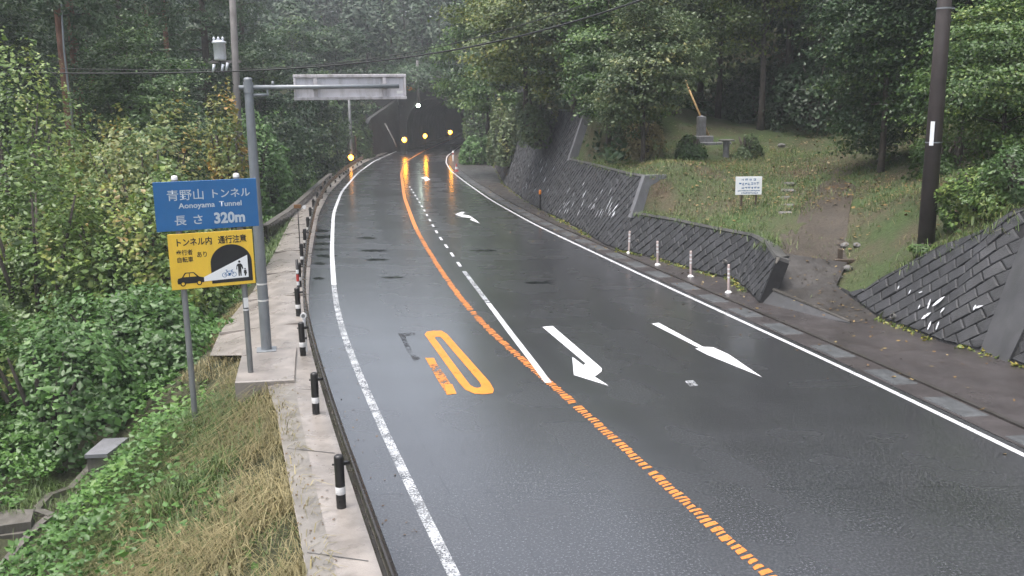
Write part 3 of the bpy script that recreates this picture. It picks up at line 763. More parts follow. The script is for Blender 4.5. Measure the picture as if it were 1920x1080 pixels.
for u in np.linspace(.05, 2.6, 9):
    p = WD.pt(u, WD.bot(u) * WD.k, .25); ctrl.append((p[0], p[1], WD.bot(u) - .2)); p = WD.pt(u, WD.top(u) * WD.k, -.30); ctrl.append((p[0], p[1], p[2] - .02))
up_u, up_w = wall_uw(WD, 1738, 477); up_p = WD.pt(up_u, up_w); up_d = ray(1735, 467); up_t = up_p[1] / up_d[1] + .75
POLE = np.array([up_d[0] * up_t, up_d[1] * up_t, HCAM + up_d[2] * up_t]); ctrl.append(tuple(POLE))
def cpx(px, py, z): p = G(px, py, z); ctrl.append((p[0], p[1], z))
cpx(1390, 393, 2.05); cpx(1300, 370, 2.2); cpx(1450, 405, 1.95); cpx(1330, 410, 1.78); cpx(1500, 425, 1.72); cpx(1560, 440, 1.50); cpx(1590, 470, 1.18); 
cpx(1480, 370, 2.25); cpx(1540, 350, 2.5); cpx(1210, 345, 2.7); cpx(1150, 312, 3.05); cpx(1250, 305, 3.1); cpx(1350, 300, 3.2); cpx(1480, 290, 3.4); cpx(1590, 310, 3.1); cpx(1620, 270, 3.6)
cpx(1400, 235, 4.6); cpx(1300, 235, 4.5); cpx(1550, 240, 4.5); cpx(1660, 350, 2.7); cpx(1620, 420, 1.95); cpx(1690, 400, 2.4)
ctrl += [(10, 54, 5.6), (3, 56, 7.0), (18, 48, 6), (25, 50, 10), (14, 27, 3.2), (15, 23, 4.6), (17, 18, 6), (20, 10, 9), (18, 32, 4.2), (24, 34, 7.5), (32, 40, 14), (35, 15, 18), (30, 70, 20), (15, 75, 16), (5, 70, 11), (0, 90, 12), (-2, 110, 13), (10, 110, 22), (40, 110, 38), (70, 60, 40), (70, 10, 40), (100, 100, 60), (30, -20, 14), (60, -40, 30), (100, -40, 55), (100, 30, 55), (20, 150, 40), (60, 160, 55), (0, 140, 22)]
for i in range(2, 24, 3):
    for j in (1, 3, 5, 7): ctrl.append((RPX[i, j, 0], RPX[i, j, 1], RPX[i, j, 2] - 0.16))
ctrl = np.array(ctrl)
mu = ctrl[:, :2]
K = np.sqrt(((mu[:, None] - mu[None]) ** 2).sum(-1) + 0.25) + np.eye(len(mu)) * -0.03
Aug = np.block([[K, np.c_[np.ones(len(mu)), mu]], [np.r_[np.ones((1, len(mu))), mu.T], np.zeros((3, 3))]])
sol = np.linalg.lstsq(Aug, np.r_[ctrl[:, 2], 0, 0, 0], rcond=None)[0]
def bank_z(x, y):
    x = np.asarray(x, float); y = np.asarray(y, float); sh = x.shape
    P = np.stack([x.ravel(), y.ravel()], -1); out = np.empty(len(P))
    for i in range(0, len(P), 20000):
        q = P[i:i + 20000]
        out[i:i + 20000] = np.sqrt(((q[:, None] - mu[None]) ** 2).sum(-1) + 0.25) @ sol[:-3] + sol[-3] + q @ sol[-2:]
    return out.reshape(sh) if sh else float(out[0])
# rows start on the edge and run away from the road
RD = np.array([.906, .423]); RP = np.array([-.423, .906])
for i in range(1, len(edge)):
    q0, q1 = edge[i - 1, :2] @ RP, edge[i, :2] @ RP
    if q1 > q0 - .02: edge[i, :2] += RP * (q0 - .02 - q1)
ed2 = [edge[0]]
for a, b in zip(edge[:-1], edge[1:]):
    n_ = max(1, int(np.linalg.norm(b - a) / 0.55))
    for k in range(1, n_ + 1): ed2.append(a + (b - a) * k / n_)
ed2 = np.array(ed2)
tt = np.concatenate([np.linspace(0, 14, 40), np.geomspace(15, 120, 24)])
BX = ed2[:, 0][:, None] + RD[0] * tt; BY = ed2[:, 1][:, None] + RD[1] * tt
BZ = bank_z(BX, BY) + (vnoise(BX, BY, 0.8, 9) - .5) * 0.14 * smooth01(tt / 1.5)[None] + (vnoise(BX, BY, 3.1, 10) - .5) * 0.3 * smooth01((tt - 1) / 4)[None]
BZ[:, 0] = ed2[:, 2]
bank = link('bank', grid_mesh('bank', np.stack([BX, BY, BZ], -1)), MATS['lawn'], kind='structure')
def drape(name, px_l, px_r, mat, lift=0.03, n=40, m_=8, zf=bank_z):
    L = np.array([hit(*p, zf, 15, 80) for p in px_l]); Rr_ = np.array([hit(*p, zf, 15, 80) for p in px_r])
    t = np.linspace(0, 1, n); k = np.linspace(0, 1, len(L))
    Li = np.stack([np.interp(t, k, L[:, i]) for i in range(3)], -1); Ri = np.stack([np.interp(t, k, Rr_[:, i]) for i in range(3)], -1)
    s = np.linspace(0, 1, m_)
    P = Li[:, None] * (1 - s)[None, :, None] + Ri[:, None] * s[None, :, None]
    P[..., 2] = zf(P[..., 0], P[..., 1]) + lift - 0.05 * (np.abs(s - .5) * 2)[None] ** 4 * 1.5
    return link(name, grid_mesh(name, P), MATS[mat], kind='structure')
drape('path', [(1437, 482), (1450, 440), (1490, 400), (1530, 350), (1570, 300), (1600, 260)], [(1589, 502), (1588, 440), (1592, 400), (1602, 360), (1618, 310), (1636, 270)], 'trail', 0.05, 50, 10)
ramp_o = link('ramp', grid_mesh('ramp', RPX), MATS['asphalt_ramp'], kind='structure')
# smooth concrete cheek closing the low wall beside the ramp
ck = empty('ramp_cheek_wall', (0, 0, 0), 0, 'smooth dark concrete cheek wall sloping down between low wall and ramp', 'wall')
A0 = np.array([*A_foot[-1], 0.0]); E0 = RL[0]; T1 = RL[1] + [-.02, -.06, .06]; T2 = np.array(WA.pt(WA.u[-1], 1.32 * WA.k, 0.03)) + [0.05, 0, 0.06]
back = np.array([.10, .16, 0])
m = MB()
m.add([A0 + [0, 0, -.1], E0 + [0, -.05, -.1], E0 + [0, -.05, .03], T1, E0 + back + [0, 0, .03], T1 + back, A0 + [.4, .6, -.1]], [(0, 1, 2, 3), (3, 2, 4, 5), (2, 1, 4), (0, 3, 5, 6)])
m.build('cheek_face', MATS['concrete_wet'], ck)
m = MB(); q = [A0, T1, T1 + [.3, .25, 0], T2 + [.42, .22, 0], T2]
m.add(q, [(0, 1, 4), (1, 2, 3, 4)]); m.build('end_panel', MATS['block'], ck)
m = MB(); m.tube([T2 + [.02, 0, 0], T1, E0 + [0.02, 0.0, .04]], [.06, .06, .04], 6); m.build('cheek_rim', MATS['concrete_drain'], ck)

# hill over the tunnel
hx = np.concatenate([np.linspace(-120, -26, 18), np.linspace(-25, 8, 34), np.linspace(10, 120, 18)]); hy = np.concatenate([[YPORT + .9, YPORT + 1.5], np.linspace(YPORT + 3, YPORT + 60, 30), np.linspace(YPORT + 70, 420, 12)])
HY, HX = np.meshgrid(hy, hx, indexing='ij')
HZ = np.minimum(9.2 + (HY - YPORT) * 0.22 + np.abs(HX + 11) * 0.05, 25) + (vnoise(HX, HY, 6, 21) - .5) * 2 * smooth01((HY - YPORT - 2) / 6)
link('hillside', grid_mesh('hillside', np.stack([HX, HY, HZ], -1)), MATS['forest_floor'], kind='structure')

# ------------------------------------------------------------------ tunnel portal
XC = float(at(817, 285, YPORT)[0]); RW = 3.9; ZS = 3.2
port = empty('tunnel_portal', (XC, YPORT, 0), 0, 'dark stained concrete tunnel portal with a black arched mouth at the road end', 'tunnel')
arch = [(-RW, -0.4), (-RW, ZS)] + [(-RW * math.cos(t), ZS + RW * math.sin(t)) for t in np.linspace(0.12, math.pi - .12, 22)] + [(RW, ZS), (RW, -0.4)]
m = MB(); TOPZ = 9.6; XA, XB = -9.5, 8.5
for (y0) in (0.0,):
    for i in range(len(arch) - 1):
        a, b = arch[i], arch[i + 1]
        ta = (max(XA, min(XB, a[0])), TOPZ); tb = (max(XA, min(XB, b[0])), TOPZ)
        if abs(a[0] - b[0]) > 1e-6: m.add([(a[0], 0, a[1]), (b[0], 0, b[1]), (b[0], 0, TOPZ), (a[0], 0, TOPZ)], [(0, 1, 2, 3)])
    m.add([(XA, 0, -.4), (-RW, 0, -.4), (-RW, 0, ZS), (-RW, 0, TOPZ), (XA, 0, TOPZ)], [(0, 1, 2, 3, 4)])
    m.add([(RW, 0, -.4), (XB, 0, -.4), (XB, 0, TOPZ), (RW, 0, TOPZ), (RW, 0, ZS)], [(0, 1, 2, 3, 4)])
m.add([(XA, 0, TOPZ), (XB, 0, TOPZ), (XB, 1.2, TOPZ), (XA, 1.2, TOPZ)], [(0, 1, 2, 3)])
m.add([(XA, 0, -.4), (XA, 0, TOPZ), (XA, 1.2, TOPZ), (XA, 1.2, -.4)], [(0, 1, 2, 3)])
m.add([(XB, 0, -.4), (XB, 1.2, -.4), (XB, 1.2, TOPZ), (XB, 0, TOPZ)], [(0, 1, 2, 3)])
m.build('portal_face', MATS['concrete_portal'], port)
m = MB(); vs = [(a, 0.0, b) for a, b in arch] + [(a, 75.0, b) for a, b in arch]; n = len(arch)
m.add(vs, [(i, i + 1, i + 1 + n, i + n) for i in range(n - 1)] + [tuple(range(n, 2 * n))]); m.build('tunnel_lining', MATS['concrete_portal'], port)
m = MB(); vs = []
for r_ in (0.0, 0.45):
    for a, b in arch: 
        k = 1 + r_ / RW; vs.append((a * k, -0.14 if r_ >= 0 else 0, b if b <= ZS else ZS + (b - ZS) * k))
m.add(vs, [(i, i + 1, i + 1 + n, i + n) for i in range(n - 1)])
vs2 = [(p[0], 0.0, p[2]) for p in vs[n:]]
m.add(vs[n:] + vs2, [(i, i + 1, i + 1 + n, i + n) for i in range(n - 1)])
m.build('arch_ring', MATS['concrete_portal'], port)
m = MB(); m.box(((XA + XB) / 2, 0.35, TOPZ + 0.18), (XB - XA + .3, 1.2, 0.34), bevel=.04); m.build('coping', MATS['concrete_dark'], port)
m = MB(); m.box((-6.9, -0.14, 6.1), (5.0, 0.26, 0.28)); m.build('ledge', MATS['concrete_portal'], port)
m = MB(); m.box((-6.3, -0.14, 4.9), (3.4, 0.2, 0.25)); m.build('ledge', MATS['concrete_portal'], port)
# wing wall on the left, falling towards the camera
ww = empty('wing_wall', (0, 0, 0), 0, 'dark sloping wing wall left of the tunnel mouth', 'wall')
wp = [(XC - 4.9, YPORT - .05, 7.0), (float(offL(119., 2.3)), 119.0, 4.6), (float(offL(111., 2.4)), 111.0, 2.6)]
m = MB(); q = []
for x, y, z in wp: q += [(x, y, -.4), (x, y, z), (x - .5, y, z), (x - .5, y, -.4)]
m.add(q, [(4 * i + k, 4 * i + (k + 1) % 4, 4 * i + 4 + (k + 1) % 4, 4 * i + 4 + k) for i in range(2) for k in range(4)] + [(0, 1, 2, 3), (8, 9, 10, 11)])
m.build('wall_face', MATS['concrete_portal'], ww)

# ------------------------------------------------------------------ guard rail on the left
gr = empty('guard_rail', (float(offL(12., 1.0)), 12.0, 0), 0, 'dark brown guard rail along the left road edge, posts with white bands', 'guard rail')
gb = np.array(gr.location)
arc_y = np.arange(-6, 100, 0.05); arc_x = offL(arc_y, 1.12); arc_s = np.concatenate([[0], np.cumsum(np.hypot(np.diff(arc_x), np.diff(arc_y)))])
s_first = np.interp(12.55, arc_y, arc_s)
prof = [(-0.02, 0.415), (0.015, 0.425), (0.06, 0.46), (0.075, 0.50), (0.06, 0.54), (0.01, 0.575), (0.0, 0.605), (0.01, 0.635), (0.06, 0.67), (0.075, 0.71), (0.06, 0.75), (0.015, 0.785), (-0.02, 0.795), (-0.02, 0.79), (0.008, 0.775), (0.05, 0.742), (0.063, 0.71), (0.05, 0.678), (0.0, 0.643), (-0.01, 0.605), (0.0, 0.567), (0.05, 0.532), (0.063, 0.5), (0.05, 0.468), (0.008, 0.435), (-0.02, 0.42)]
post_s = [s_first + 4.42 * k for k in range(-4, 22)]
post_y = [float(np.interp(s_, arc_s, arc_y)) for s_ in post_s]
pm = None
for k, y in enumerate(post_y):
    p = np.array([float(offL(y, 1.12)), y, 0.0]) - gb
    if pm is None:
        m = MB(); m.lathe((0, 0, 0), [(0.072, -0.1), (0.072, 0.80), (0.066, 0.825), (0.045, 0.84), (0.0, 0.843)], 14); post0 = m.build('post', MATS['post_black'], gr)
        m = MB(); m.lathe((0, 0, 0), [(0.0735, 0.235), (0.0745, 0.238), (0.0745, 0.35), (0.0735, 0.353)], 14); band0 = m.build('reflective_band', MATS['white_paint'], post0)
        m = MB(); m.box((0.10, 0, 0.70), (0.13, 0.05, 0.05)); m.tube([(0.02, 0, 0.70), (-0.10, 0, 0.70)], .015, 6); brk0 = m.build('bracket', MATS['post_black'], post0)
        po = post0; pm = po
    else: po = copy_tree(post0, gr)
    po.location = p; po.rotation_euler = (random.uniform(-.012, .012), random.uniform(-.012, .012), -math.atan(float(DXL(y))))
for a, b in zip(post_y[:-1], post_y[1:]):
    yy_ = np.linspace(a - 0.12, b + 0.12, 7); V = []
    for i, y in enumerate(yy_):
        dx = float(DXL(y)); k = math.sqrt(1 + dx * dx); nrm = np.array([1 / k, -dx / k])
        base = np.array([float(offL(y, 0.95)), y]); lap = 0.004 if i == len(yy_) - 1 else 0
        for o_, z in prof: V.append((*(base + nrm * (o_ + lap) - gb[:2]), z))
    n = len(prof)
    MB().add(V, [(i * n + j, i * n + (j + 1) % n, (i + 1) * n + (j + 1) % n, (i + 1) * n + j) for i in range(6) for j in range(n)], True).build('beam', MATS['rail_brown'], gr)
# concrete low kerb wall along the outer side further on
kw = empty('kerb_wall', (0, 0, 0), 0, 'low dark kerb wall on the outer edge of the verge, beyond the sign posts', 'wall')
m = MB(); q = []
kwp = [G(500, 440, -.2), G(545, 408, -.15), G(580, 375, -.05), G(605, 350, 0), G(622, 335, 0)]
for p in kwp:
    q += [(p[0] + .05, p[1], -.7), (p[0] + .05, p[1], p[2] + .42), (p[0] - .2, p[1], p[2] + .42), (p[0] - .2, p[1], -.7)]
n = len(kwp)
m.add(q, [(4 * i + k, 4 * i + (k + 1) % 4, 4 * i + 4 + (k + 1) % 4, 4 * i + 4 + k) for i in range(n - 1) for k in range(4)] + [(0, 1, 2, 3), (4 * n - 1, 4 * n - 2, 4 * n - 3, 4 * n - 4)])
m.build('kerb_face', MATS['rail_brown'], kw)
m = MB(); q = []
for p in kwp: q += [(p[0] + .09, p[1], p[2] + .425), (p[0] + .09, p[1], p[2] + .47), (p[0] - .24, p[1], p[2] + .47), (p[0] - .24, p[1], p[2] + .425)]
m.add(q, [(4 * i + k, 4 * i + (k + 1) % 4, 4 * i + 4 + (k + 1) % 4, 4 * i + 4 + k) for i in range(n - 1) for k in range(4)] + [(0, 1, 2, 3), (4 * n - 1, 4 * n - 2, 4 * n - 3, 4 * n - 4)])
m.build('kerb_coping', MATS['concrete_drain'], kw)

# small posts beside the rail
def verge_at(px, py): return G(px, py, 0.012)
p = verge_at(574, 660)
d = empty('delineator_post', p, 0, 'white delineator post with a round reflector beside the guard rail', 'delineator')
m = MB(); m.lathe((0, 0, 0), [(0.04, 0), (0.04, 0.80), (0.035, 0.83), (0, 0.84)], 12); m.build('shaft', MATS['white_paint'], d)
m = MB(); m.tube([(0, -0.035, 0.92), (0, -0.075, 0.92)], 0.075, 18); m.box((0, -.02, .88), (.03, .03, .12)); m.build('reflector', MATS['white_paint'], d)
m = MB(); m.tube([(0, -0.074, 0.92), (0, -0.082, 0.92)], 0.045, 18); m.build('reflector_lens', MATS['post_grey'], d)
for z in (.33, .58): MB().lathe((0, 0, 0), [(0.042, z), (0.042, z + .05)], 12).build('band', MATS['post_black'], d)
p = verge_at(566, 585)
d = empty('snow_pole', p, 0, 'black pole with red and white bands beside the guard rail bend', 'pole')
m = MB(); m.lathe((-.06, 0, 0), [(0.04, 0), (0.04, 1.55), (0, 1.56)], 12); m.build('shaft', MATS['post_black'], d)
for z, mt in ((.30, 'white_paint'), (.42, 'red_paint'), (.80, 'white_paint'), (.92, 'red_paint'), (1.15, 'white_paint')):
    m = MB(); m.lathe((-.06, 0, 0), [(0.043, z), (0.043, z + (.11 if mt == 'white_paint' else .2))], 12); m.build('band', MATS[mt], d)
p = verge_at(563, 470)
d = empty('delineator_post', p, 0, 'thin stem with an amber square reflector and white disc above the rail bend', 'delineator')
m = MB(); m.tube([(0, 0, 0), (0, 0, 1.75)], .022, 8); m.build('shaft', MATS['post_black'], d)
m = MB(); m.box((0, -.03, 1.86), (.30, .03, .16), bevel=.01); m.build('reflector', MATS['rust'], d)
m = MB(); m.tube([(.28, -.02, 1.83), (.28, -.06, 1.83)], .08, 14); m.tube([(.0, -.02, 1.78), (.28, -.02, 1.80)], .012, 6); m.build('disc', MATS['white_paint'], d)

# ------------------------------------------------------------------ concrete plinth of the signs
sl = [G(440, 716, .10), G(552, 711, .10), G(556, 651, .10), G(456, 653, .10)]
m = MB(); c0 = np.mean(sl, 0)
ins = [tuple(c0 + (q - c0) * .985) for q in sl]
m.add([(*q[:2], -0.9) for q in sl] + [(*q[:2], .075) for q in sl] + ins, [(8, 9, 10, 11)] + [(i, (i + 1) % 4, (i + 1) % 4 + 4, i + 4) for i in range(4)] + [(i + 4, (i + 1) % 4 + 4, (i + 1) % 4 + 8, i + 8) for i in range(4)])
tag(m.build('concrete_plinth', MATS['concrete']), 'square concrete plinth under the sign post and tall grey pole', 'plinth')

# ------------------------------------------------------------------ lettering helper
def text_mesh(body, size, x, z, y, mat, parent, name='lettering', align='CENTER', bold=0.0, sx=1.0, space=1.0):
    cu = bpy.data.curves.new('t', 'FONT'); cu.body = body; cu.size = size; cu.align_x = align; cu.offset = bold; cu.space_character = space; cu.resolution_u = 3
    o = bpy.data.objects.new('t', cu); C.objects.link(o)
    dg = bpy.context.evaluated_depsgraph_get()
    me = bpy.data.meshes.new_from_object(o.evaluated_get(dg)); bpy.data.objects.remove(o); bpy.data.curves.remove(cu)
    n = len(me.vertices); co = np.empty(n * 3, dtype=np.float32); me.vertices.foreach_get('co', co); co = co.reshape(-1, 3)
    co = np.stack([co[:, 0] * sx + x, np.full(n, y), co[:, 1] + z], -1).astype(np.float32); me.vertices.foreach_set('co', co.ravel()); me.update()
    me.materials.clear()
    return link(name, me, MATS[mat], parent)
def flat(name, polys, y, mat, parent):
    m = MB()
    for p in polys: m.add([(a, y, b) for a, b in p], [tuple(range(len(p)))])
    return m.build(name, MATS[mat], parent)
def strokes(name, segs, w, y, mat, parent):
    m = MB()
    for (x0, z0, x1, z1) in segs:
        d = np.array([x1 - x0, z1 - z0]); d /= (np.linalg.norm(d) + 1e-9); nn = np.array([-d[1], d[0]]) * w / 2
        m.add([(x0 - nn[0], y, z0 - nn[1]), (x1 - nn[0], y, z1 - nn[1]), (x1 + nn[0], y, z1 + nn[1]), (x0 + nn[0], y, z0 + nn[1])], [(0, 1, 2, 3)])
    return m.build(name, MATS[mat], parent)
def circ(cx, cz, r, n=18, a0=0, a1=2 * math.pi): return [(cx + r * math.cos(a0 + (a1 - a0) * k / n), cz + r * math.sin(a0 + (a1 - a0) * k / n)) for k in range(n)]

# ------------------------------------------------------------------ tunnel name sign: blue panel over yellow panel on two posts
pr = G(470, 698, .10)
SR = math.radians(24)
ex = np.array([math.cos(SR), math.sin(SR)])
sg = empty('tunnel_sign', (pr[0], pr[1], .10), SR, 'blue tunnel name sign above yellow tunnel caution sign on two grey posts', 'sign')
# local frame: origin at the foot of the right-hand post, x to the right along the panels, -y towards the viewer
def sloc(px, py):      # picture point on the panel plane -> local x,z
    d = ray(px, py); nrm = np.array([-math.sin(SR), math.cos(SR), 0]); o0 = np.array([pr[0], pr[1], 0]) + nrm * -0.08
    t = (nrm @ (o0 - np.array([0, 0, HCAM]))) / (nrm @ d)
    q = np.array([0, 0, HCAM]) + d * t
    return float((q[:2] - pr[:2]) @ ex), float(q[2] - .10)
b1 = [sloc(287, 343), sloc(480, 333), sloc(485, 422), sloc(293, 437)]
y1 = [sloc(314, 443), sloc(471, 427), sloc(480, 530), sloc(322, 545)]
bx0, bx1 = (b1[0][0] + b1[3][0]) / 2, (b1[1][0] + b1[2][0]) / 2; bz1, bz0 = (b1[0][1] + b1[1][1]) / 2, (b1[2][1] + b1[3][1]) / 2
yx0, yx1 = (y1[0][0] + y1[3][0]) / 2, (y1[1][0] + y1[2][0]) / 2; yz1, yz0 = (y1[0][1] + y1[1][1]) / 2, (y1[2][1] + y1[3][1]) / 2
print('sign', bx0, bx1, bz0, bz1, yx0, yx1, yz0, yz1)
lx = sloc(347, 560)[0]
for x, low in ((0.0, -0.05), (lx, -2.6)):
    m = MB(); m.lathe((x, 0, 0), [(0.062, low), (0.062, bz1 + .07), (0.05, bz1 + .10), (0, bz1 + .11)], 14); po = m.build('post', MATS['post_grey'], sg)
    m = MB(); m.lathe((x, 0, 0), [(0.066, bz1 + .03), (0.066, bz1 + .08), (0.05, bz1 + .112), (0, bz1 + .122)], 14); m.build('cap', MATS['white_paint'], po)
m = MB(); m.box((0.0, -.066, yz0 - .42), (.10, .012, .22)); m.lathe((0, 0, 0), [(.067, yz0 - .60), (.067, yz0 - .565)], 14); m.build('sticker', MATS['white_paint'], sg)
bp = MB().box(((bx0 + bx1) / 2, -.08, (bz0 + bz1) / 2), (bx1 - bx0, .03, bz1 - bz0), bevel=.006).build('blue_panel', MATS['sign_blue'], sg)
yp = MB().box(((yx0 + yx1) / 2, -.08, (yz0 + yz1) / 2), (yx1 - yx0, .03, yz1 - yz0), bevel=.006).build('yellow_panel', MATS['sign_yellow'], sg)
for zc in (bz0 + .25, bz1 - .25, yz0 + .25, yz1 - .25):
    MB().box(((lx) / 2, -.045, zc), (abs(lx) + .5, .03, .06)).build('rail', MATS['post_grey'], sg)
BW, BH = bx1 - bx0, bz1 - bz0; YW, YH = yx1 - yx0, yz1 - yz0
YF = -.0985
def bt(body, fx, fz, hf, **k): return text_mesh(body, hf * BH, bx0 + fx * BW, bz0 + fz * BH, YF, 'sign_letter', bp, **k)
bt('青野山', .30, .635, .235, bold=.001, sx=1.05); bt('トンネル', .73, .645, .205, bold=.002)
bt('Aonoyama', .40, .455, .150, bold=.003, sx=1.08); bt('Tunnel', .73, .455, .150, bold=.003, sx=1.08)
bt('長', .23, .13, .22, bold=.002, sx=1.1); bt('さ', .40, .13, .22, bold=.002, sx=1.1); bt('320m', .71, .115, .30, bold=.012, sx=.92)
def yt(body, fx, fz, hf, **k): return text_mesh(body, hf * YH, yx0 + fx * YW, yz0 + fz * YH, YF, 'sign_black', yp, **k)
yt('トンネル内', .295, .79, .150, bold=.004, sx=.86); yt('通行注意', .755, .79, .150, bold=.004, sx=.84)
yt('歩行者', .18, .625, .105, bold=.002, sx=.90); yt('自転車', .18, .495, .105, bold=.002, sx=.90); yt('あり', .385, .565, .115, bold=.002, sx=.85)
def yq(p): return (yx0 + p[0] * YW, yz0 + p[1] * YH)
def ypoly(name, pts, mat, dy=0.0): return flat(name, [[yq(p) for p in pts]], YF - dy, mat, yp)
AR = YW / YH
archp = [(.475, .06), (.97, .06)] + [(.7225 + .2475 * math.cos(t), .42 + .2475 * AR * .93 * math.sin(t)) for t in np.linspace(0, math.pi, 26)]
ypoly('tunnel_symbol', archp, 'sign_black')
ypoly('light_beam', [(.395, .115), (.92, .13), (.92, .54), (.385, .195)], 'sign_white', .001)
car = [(.075, .10), (.30 + .08, .10), (.385, .13), (.385, .19), (.325, .215), (.27, .30), (.165, .30), (.125, .215), (.08, .20), (.07, .15)]
ypoly('car_symbol', car, 'sign_black', .0005)
ypoly('car_window', [(.145, .22), (.175, .283), (.21, .283), (.21, .22)], 'sign_yellow', .0015); ypoly('car_window', [(.22, .22), (.22, .283), (.262, .283), (.298, .22)], 'sign_yellow', .0015)
for cx in (.135, .325):
    ypoly('wheel_symbol', [(a, .10 + (b - .10) * AR) for a, b in circ(cx, .10, .032)], 'sign_black', .001); ypoly('hub_symbol', [(a, .10 + (b - .10) * AR) for a, b in circ(cx, .10, .019)], 'sign_yellow', .002)
ypoly('head_lamp', [(.383, .115), (.40, .115), (.40, .195), (.383, .195)], 'sign_white', .0022)
def ring(cx, cz, r, w, n=18):
    m = MB(); a = [yq((cx + r * math.cos(2 * math.pi * k / n), cz + r * AR * math.sin(2 * math.pi * k / n))) for k in range(n)]; b = [yq((cx + (r - w) * math.cos(2 * math.pi * k / n), cz + (r - w) * AR * math.sin(2 * math.pi * k / n))) for k in range(n)]
    m.add([(p[0], YF - .002, p[1]) for p in a + b], [(k, (k + 1) % n, (k + 1) % n + n, k + n) for k in range(n)]); return m.build('wheel_symbol', MATS['sign_blue'], yp)
ring(.63, .20, .03, .006); ring(.745, .20, .03, .006)
def yl(segs, w, mat='sign_blue'): return strokes('bicycle_symbol', [(*yq(s[:2]), *yq(s[2:])) for s in segs], w, YF - .002, mat, yp)
yl([(.63, .20, .662, .265), (.662, .265, .722, .265), (.722, .265, .69, .19), (.69, .19, .63, .20), (.662, .265, .69, .19), (.745, .20, .718, .285), (.718, .285, .735, .285), (.662, .265, .655, .29), (.645, .29, .668, .29)], .012)
ypoly('bicycle_symbol', [(.675, .18), (.70, .18), (.712, .225), (.68, .235)], 'sign_blue', .002)
ypoly('person_symbol', [(a, .425 + (b - .425) * AR) for a, b in circ(.818, .425, .015, 12)], 'sign_black', .002)
ypoly('person_symbol', [(.80, .39), (.835, .39), (.852, .36), (.862, .29), (.85, .28), (.838, .33), (.836, .16), (.822, .16), (.818, .25), (.812, .16), (.798, .16), (.798, .33), (.790, .35), (.785, .28), (.775, .29), (.782, .36)], 'sign_black', .002)
ypoly('child_symbol', [(a, .285 + (b - .285) * AR) for a, b in circ(.882, .285, .010, 10)], 'sign_black', .002)
ypoly('child_symbol', [(.868, .265), (.895, .265), (.902, .20), (.893, .19), (.888, .155), (.875, .155), (.872, .20), (.864, .21)], 'sign_black', .002)

# ------------------------------------------------------------------ gantry: tall grey pole with arm and the back of a direction board
pg = G(500, 656, .10)
gn = empty('gantry_sign', (pg[0], pg[1], .10), math.radians(14), 'tall grey pole with long arm carrying a direction board seen from behind', 'sign')
top = at(465, 148, pg[1])[2] - .10
m = MB(); m.lathe((0, 0, 0), [(.125, 0), (.123, 2), (.095, top - .03), (.095, top), (.07, top + .03), (0, top + .035)], 18); m.build('pole', MATS['galv'], gn)
m = MB(); m.lathe((0, 0, 0), [(.13, 1.22), (.13, 1.26)], 18); m.lathe((0, 0, 0), [(.129, 1.62), (.129, 1.66)], 18); m.build('band', MATS['white_paint'], gn)
m = MB(); m.box((0, 0, .012), (.46, .46, .024), bevel=.004); m.build('base_plate', MATS['galv'], gn)
def gloc(px, py):
    a = math.radians(14); e_ = np.array([math.cos(a), math.sin(a)]); nrm = np.array([-math.sin(a), math.cos(a), 0]); d = ray(px, py)
    t = (nrm @ (np.array([pg[0], pg[1], 0]) - np.array([0, 0, HCAM]))) / (nrm @ d); q = np.array([0, 0, HCAM]) + d * t
    return float((q[:2] - pg[:2]) @ e_), float(q[2] - .10)
(ax0, az0), (ax1, az1) = gloc(448, 166), gloc(748, 160)
armz = (az0 + az1) / 2
print('arm', ax0, ax1, az0, az1, top)
m = MB(); m.tube([(ax0, -.0, armz), (ax1, -.0, armz)], .052, 12); m.build('arm', MATS['galv'], gn)
m = MB(); m.tube([(0.05, 0, armz - .17), (.42, 0, armz - .17)], .035, 10); m.box((.42, 0, armz - .09), (.04, .05, .2)); m.build('arm_brace', MATS['galv'], gn)
m = MB(); m.lathe((0, 0, 0), [(.112, armz - .12), (.112, armz + .12)], 16); m.build('clamp', MATS['galv'], gn)
m = MB(); m.tube([(.55, 0, armz + .03), (.55, 0, armz + .14)], .03, 8); m.build('cable_eye', MATS['galv'], gn)
p0, p1 = gloc(549, 142), gloc(761, 137); p2, p3 = gloc(763, 185), gloc(553, 188)
gx0, gx1, gz1, gz0 = (p0[0] + p3[0]) / 2, (p1[0] + p2[0]) / 2, (p0[1] + p1[1]) / 2, (p2[1] + p3[1]) / 2
print('board', gx0, gx1, gz0, gz1)
bd = MB().box(((gx0 + gx1) / 2, .16, (gz0 + gz1) / 2), (gx1 - gx0, .02, gz1 - gz0)).build('board', MATS['board_back'], gn)
for (cx, cz, sx_, sz_) in (((gx0 + gx1) / 2, gz1 - .03, gx1 - gx0 + .02, .07), ((gx0 + gx1) / 2, gz0 + .03, gx1 - gx0 + .02, .07), (gx0 + .025, (gz0 + gz1) / 2, .05, gz1 - gz0 - .142), (gx1 - .025, (gz0 + gz1) / 2, .05, gz1 - gz0 - .142)):
    MB().box((cx, .115, cz), (sx_, .068, sz_), bevel=.008).build('rim', MATS['board_rim'], bd)
for fx in (.19, .805):
    x = gx0 + (gx1 - gx0) * fx
    m = MB(); m.box((x, .10, (gz0 + gz1) / 2), (.085, .05, gz1 - gz0 - .15)); m.box((x, .062, armz), (.12, .03, .16)); m.build('bracket', MATS['board_rim'], bd)
MB().box((gx1 - .14, .147, gz0 + .16), (.15, .004, .07)).build('label_plate', MATS['white_paint'], bd)

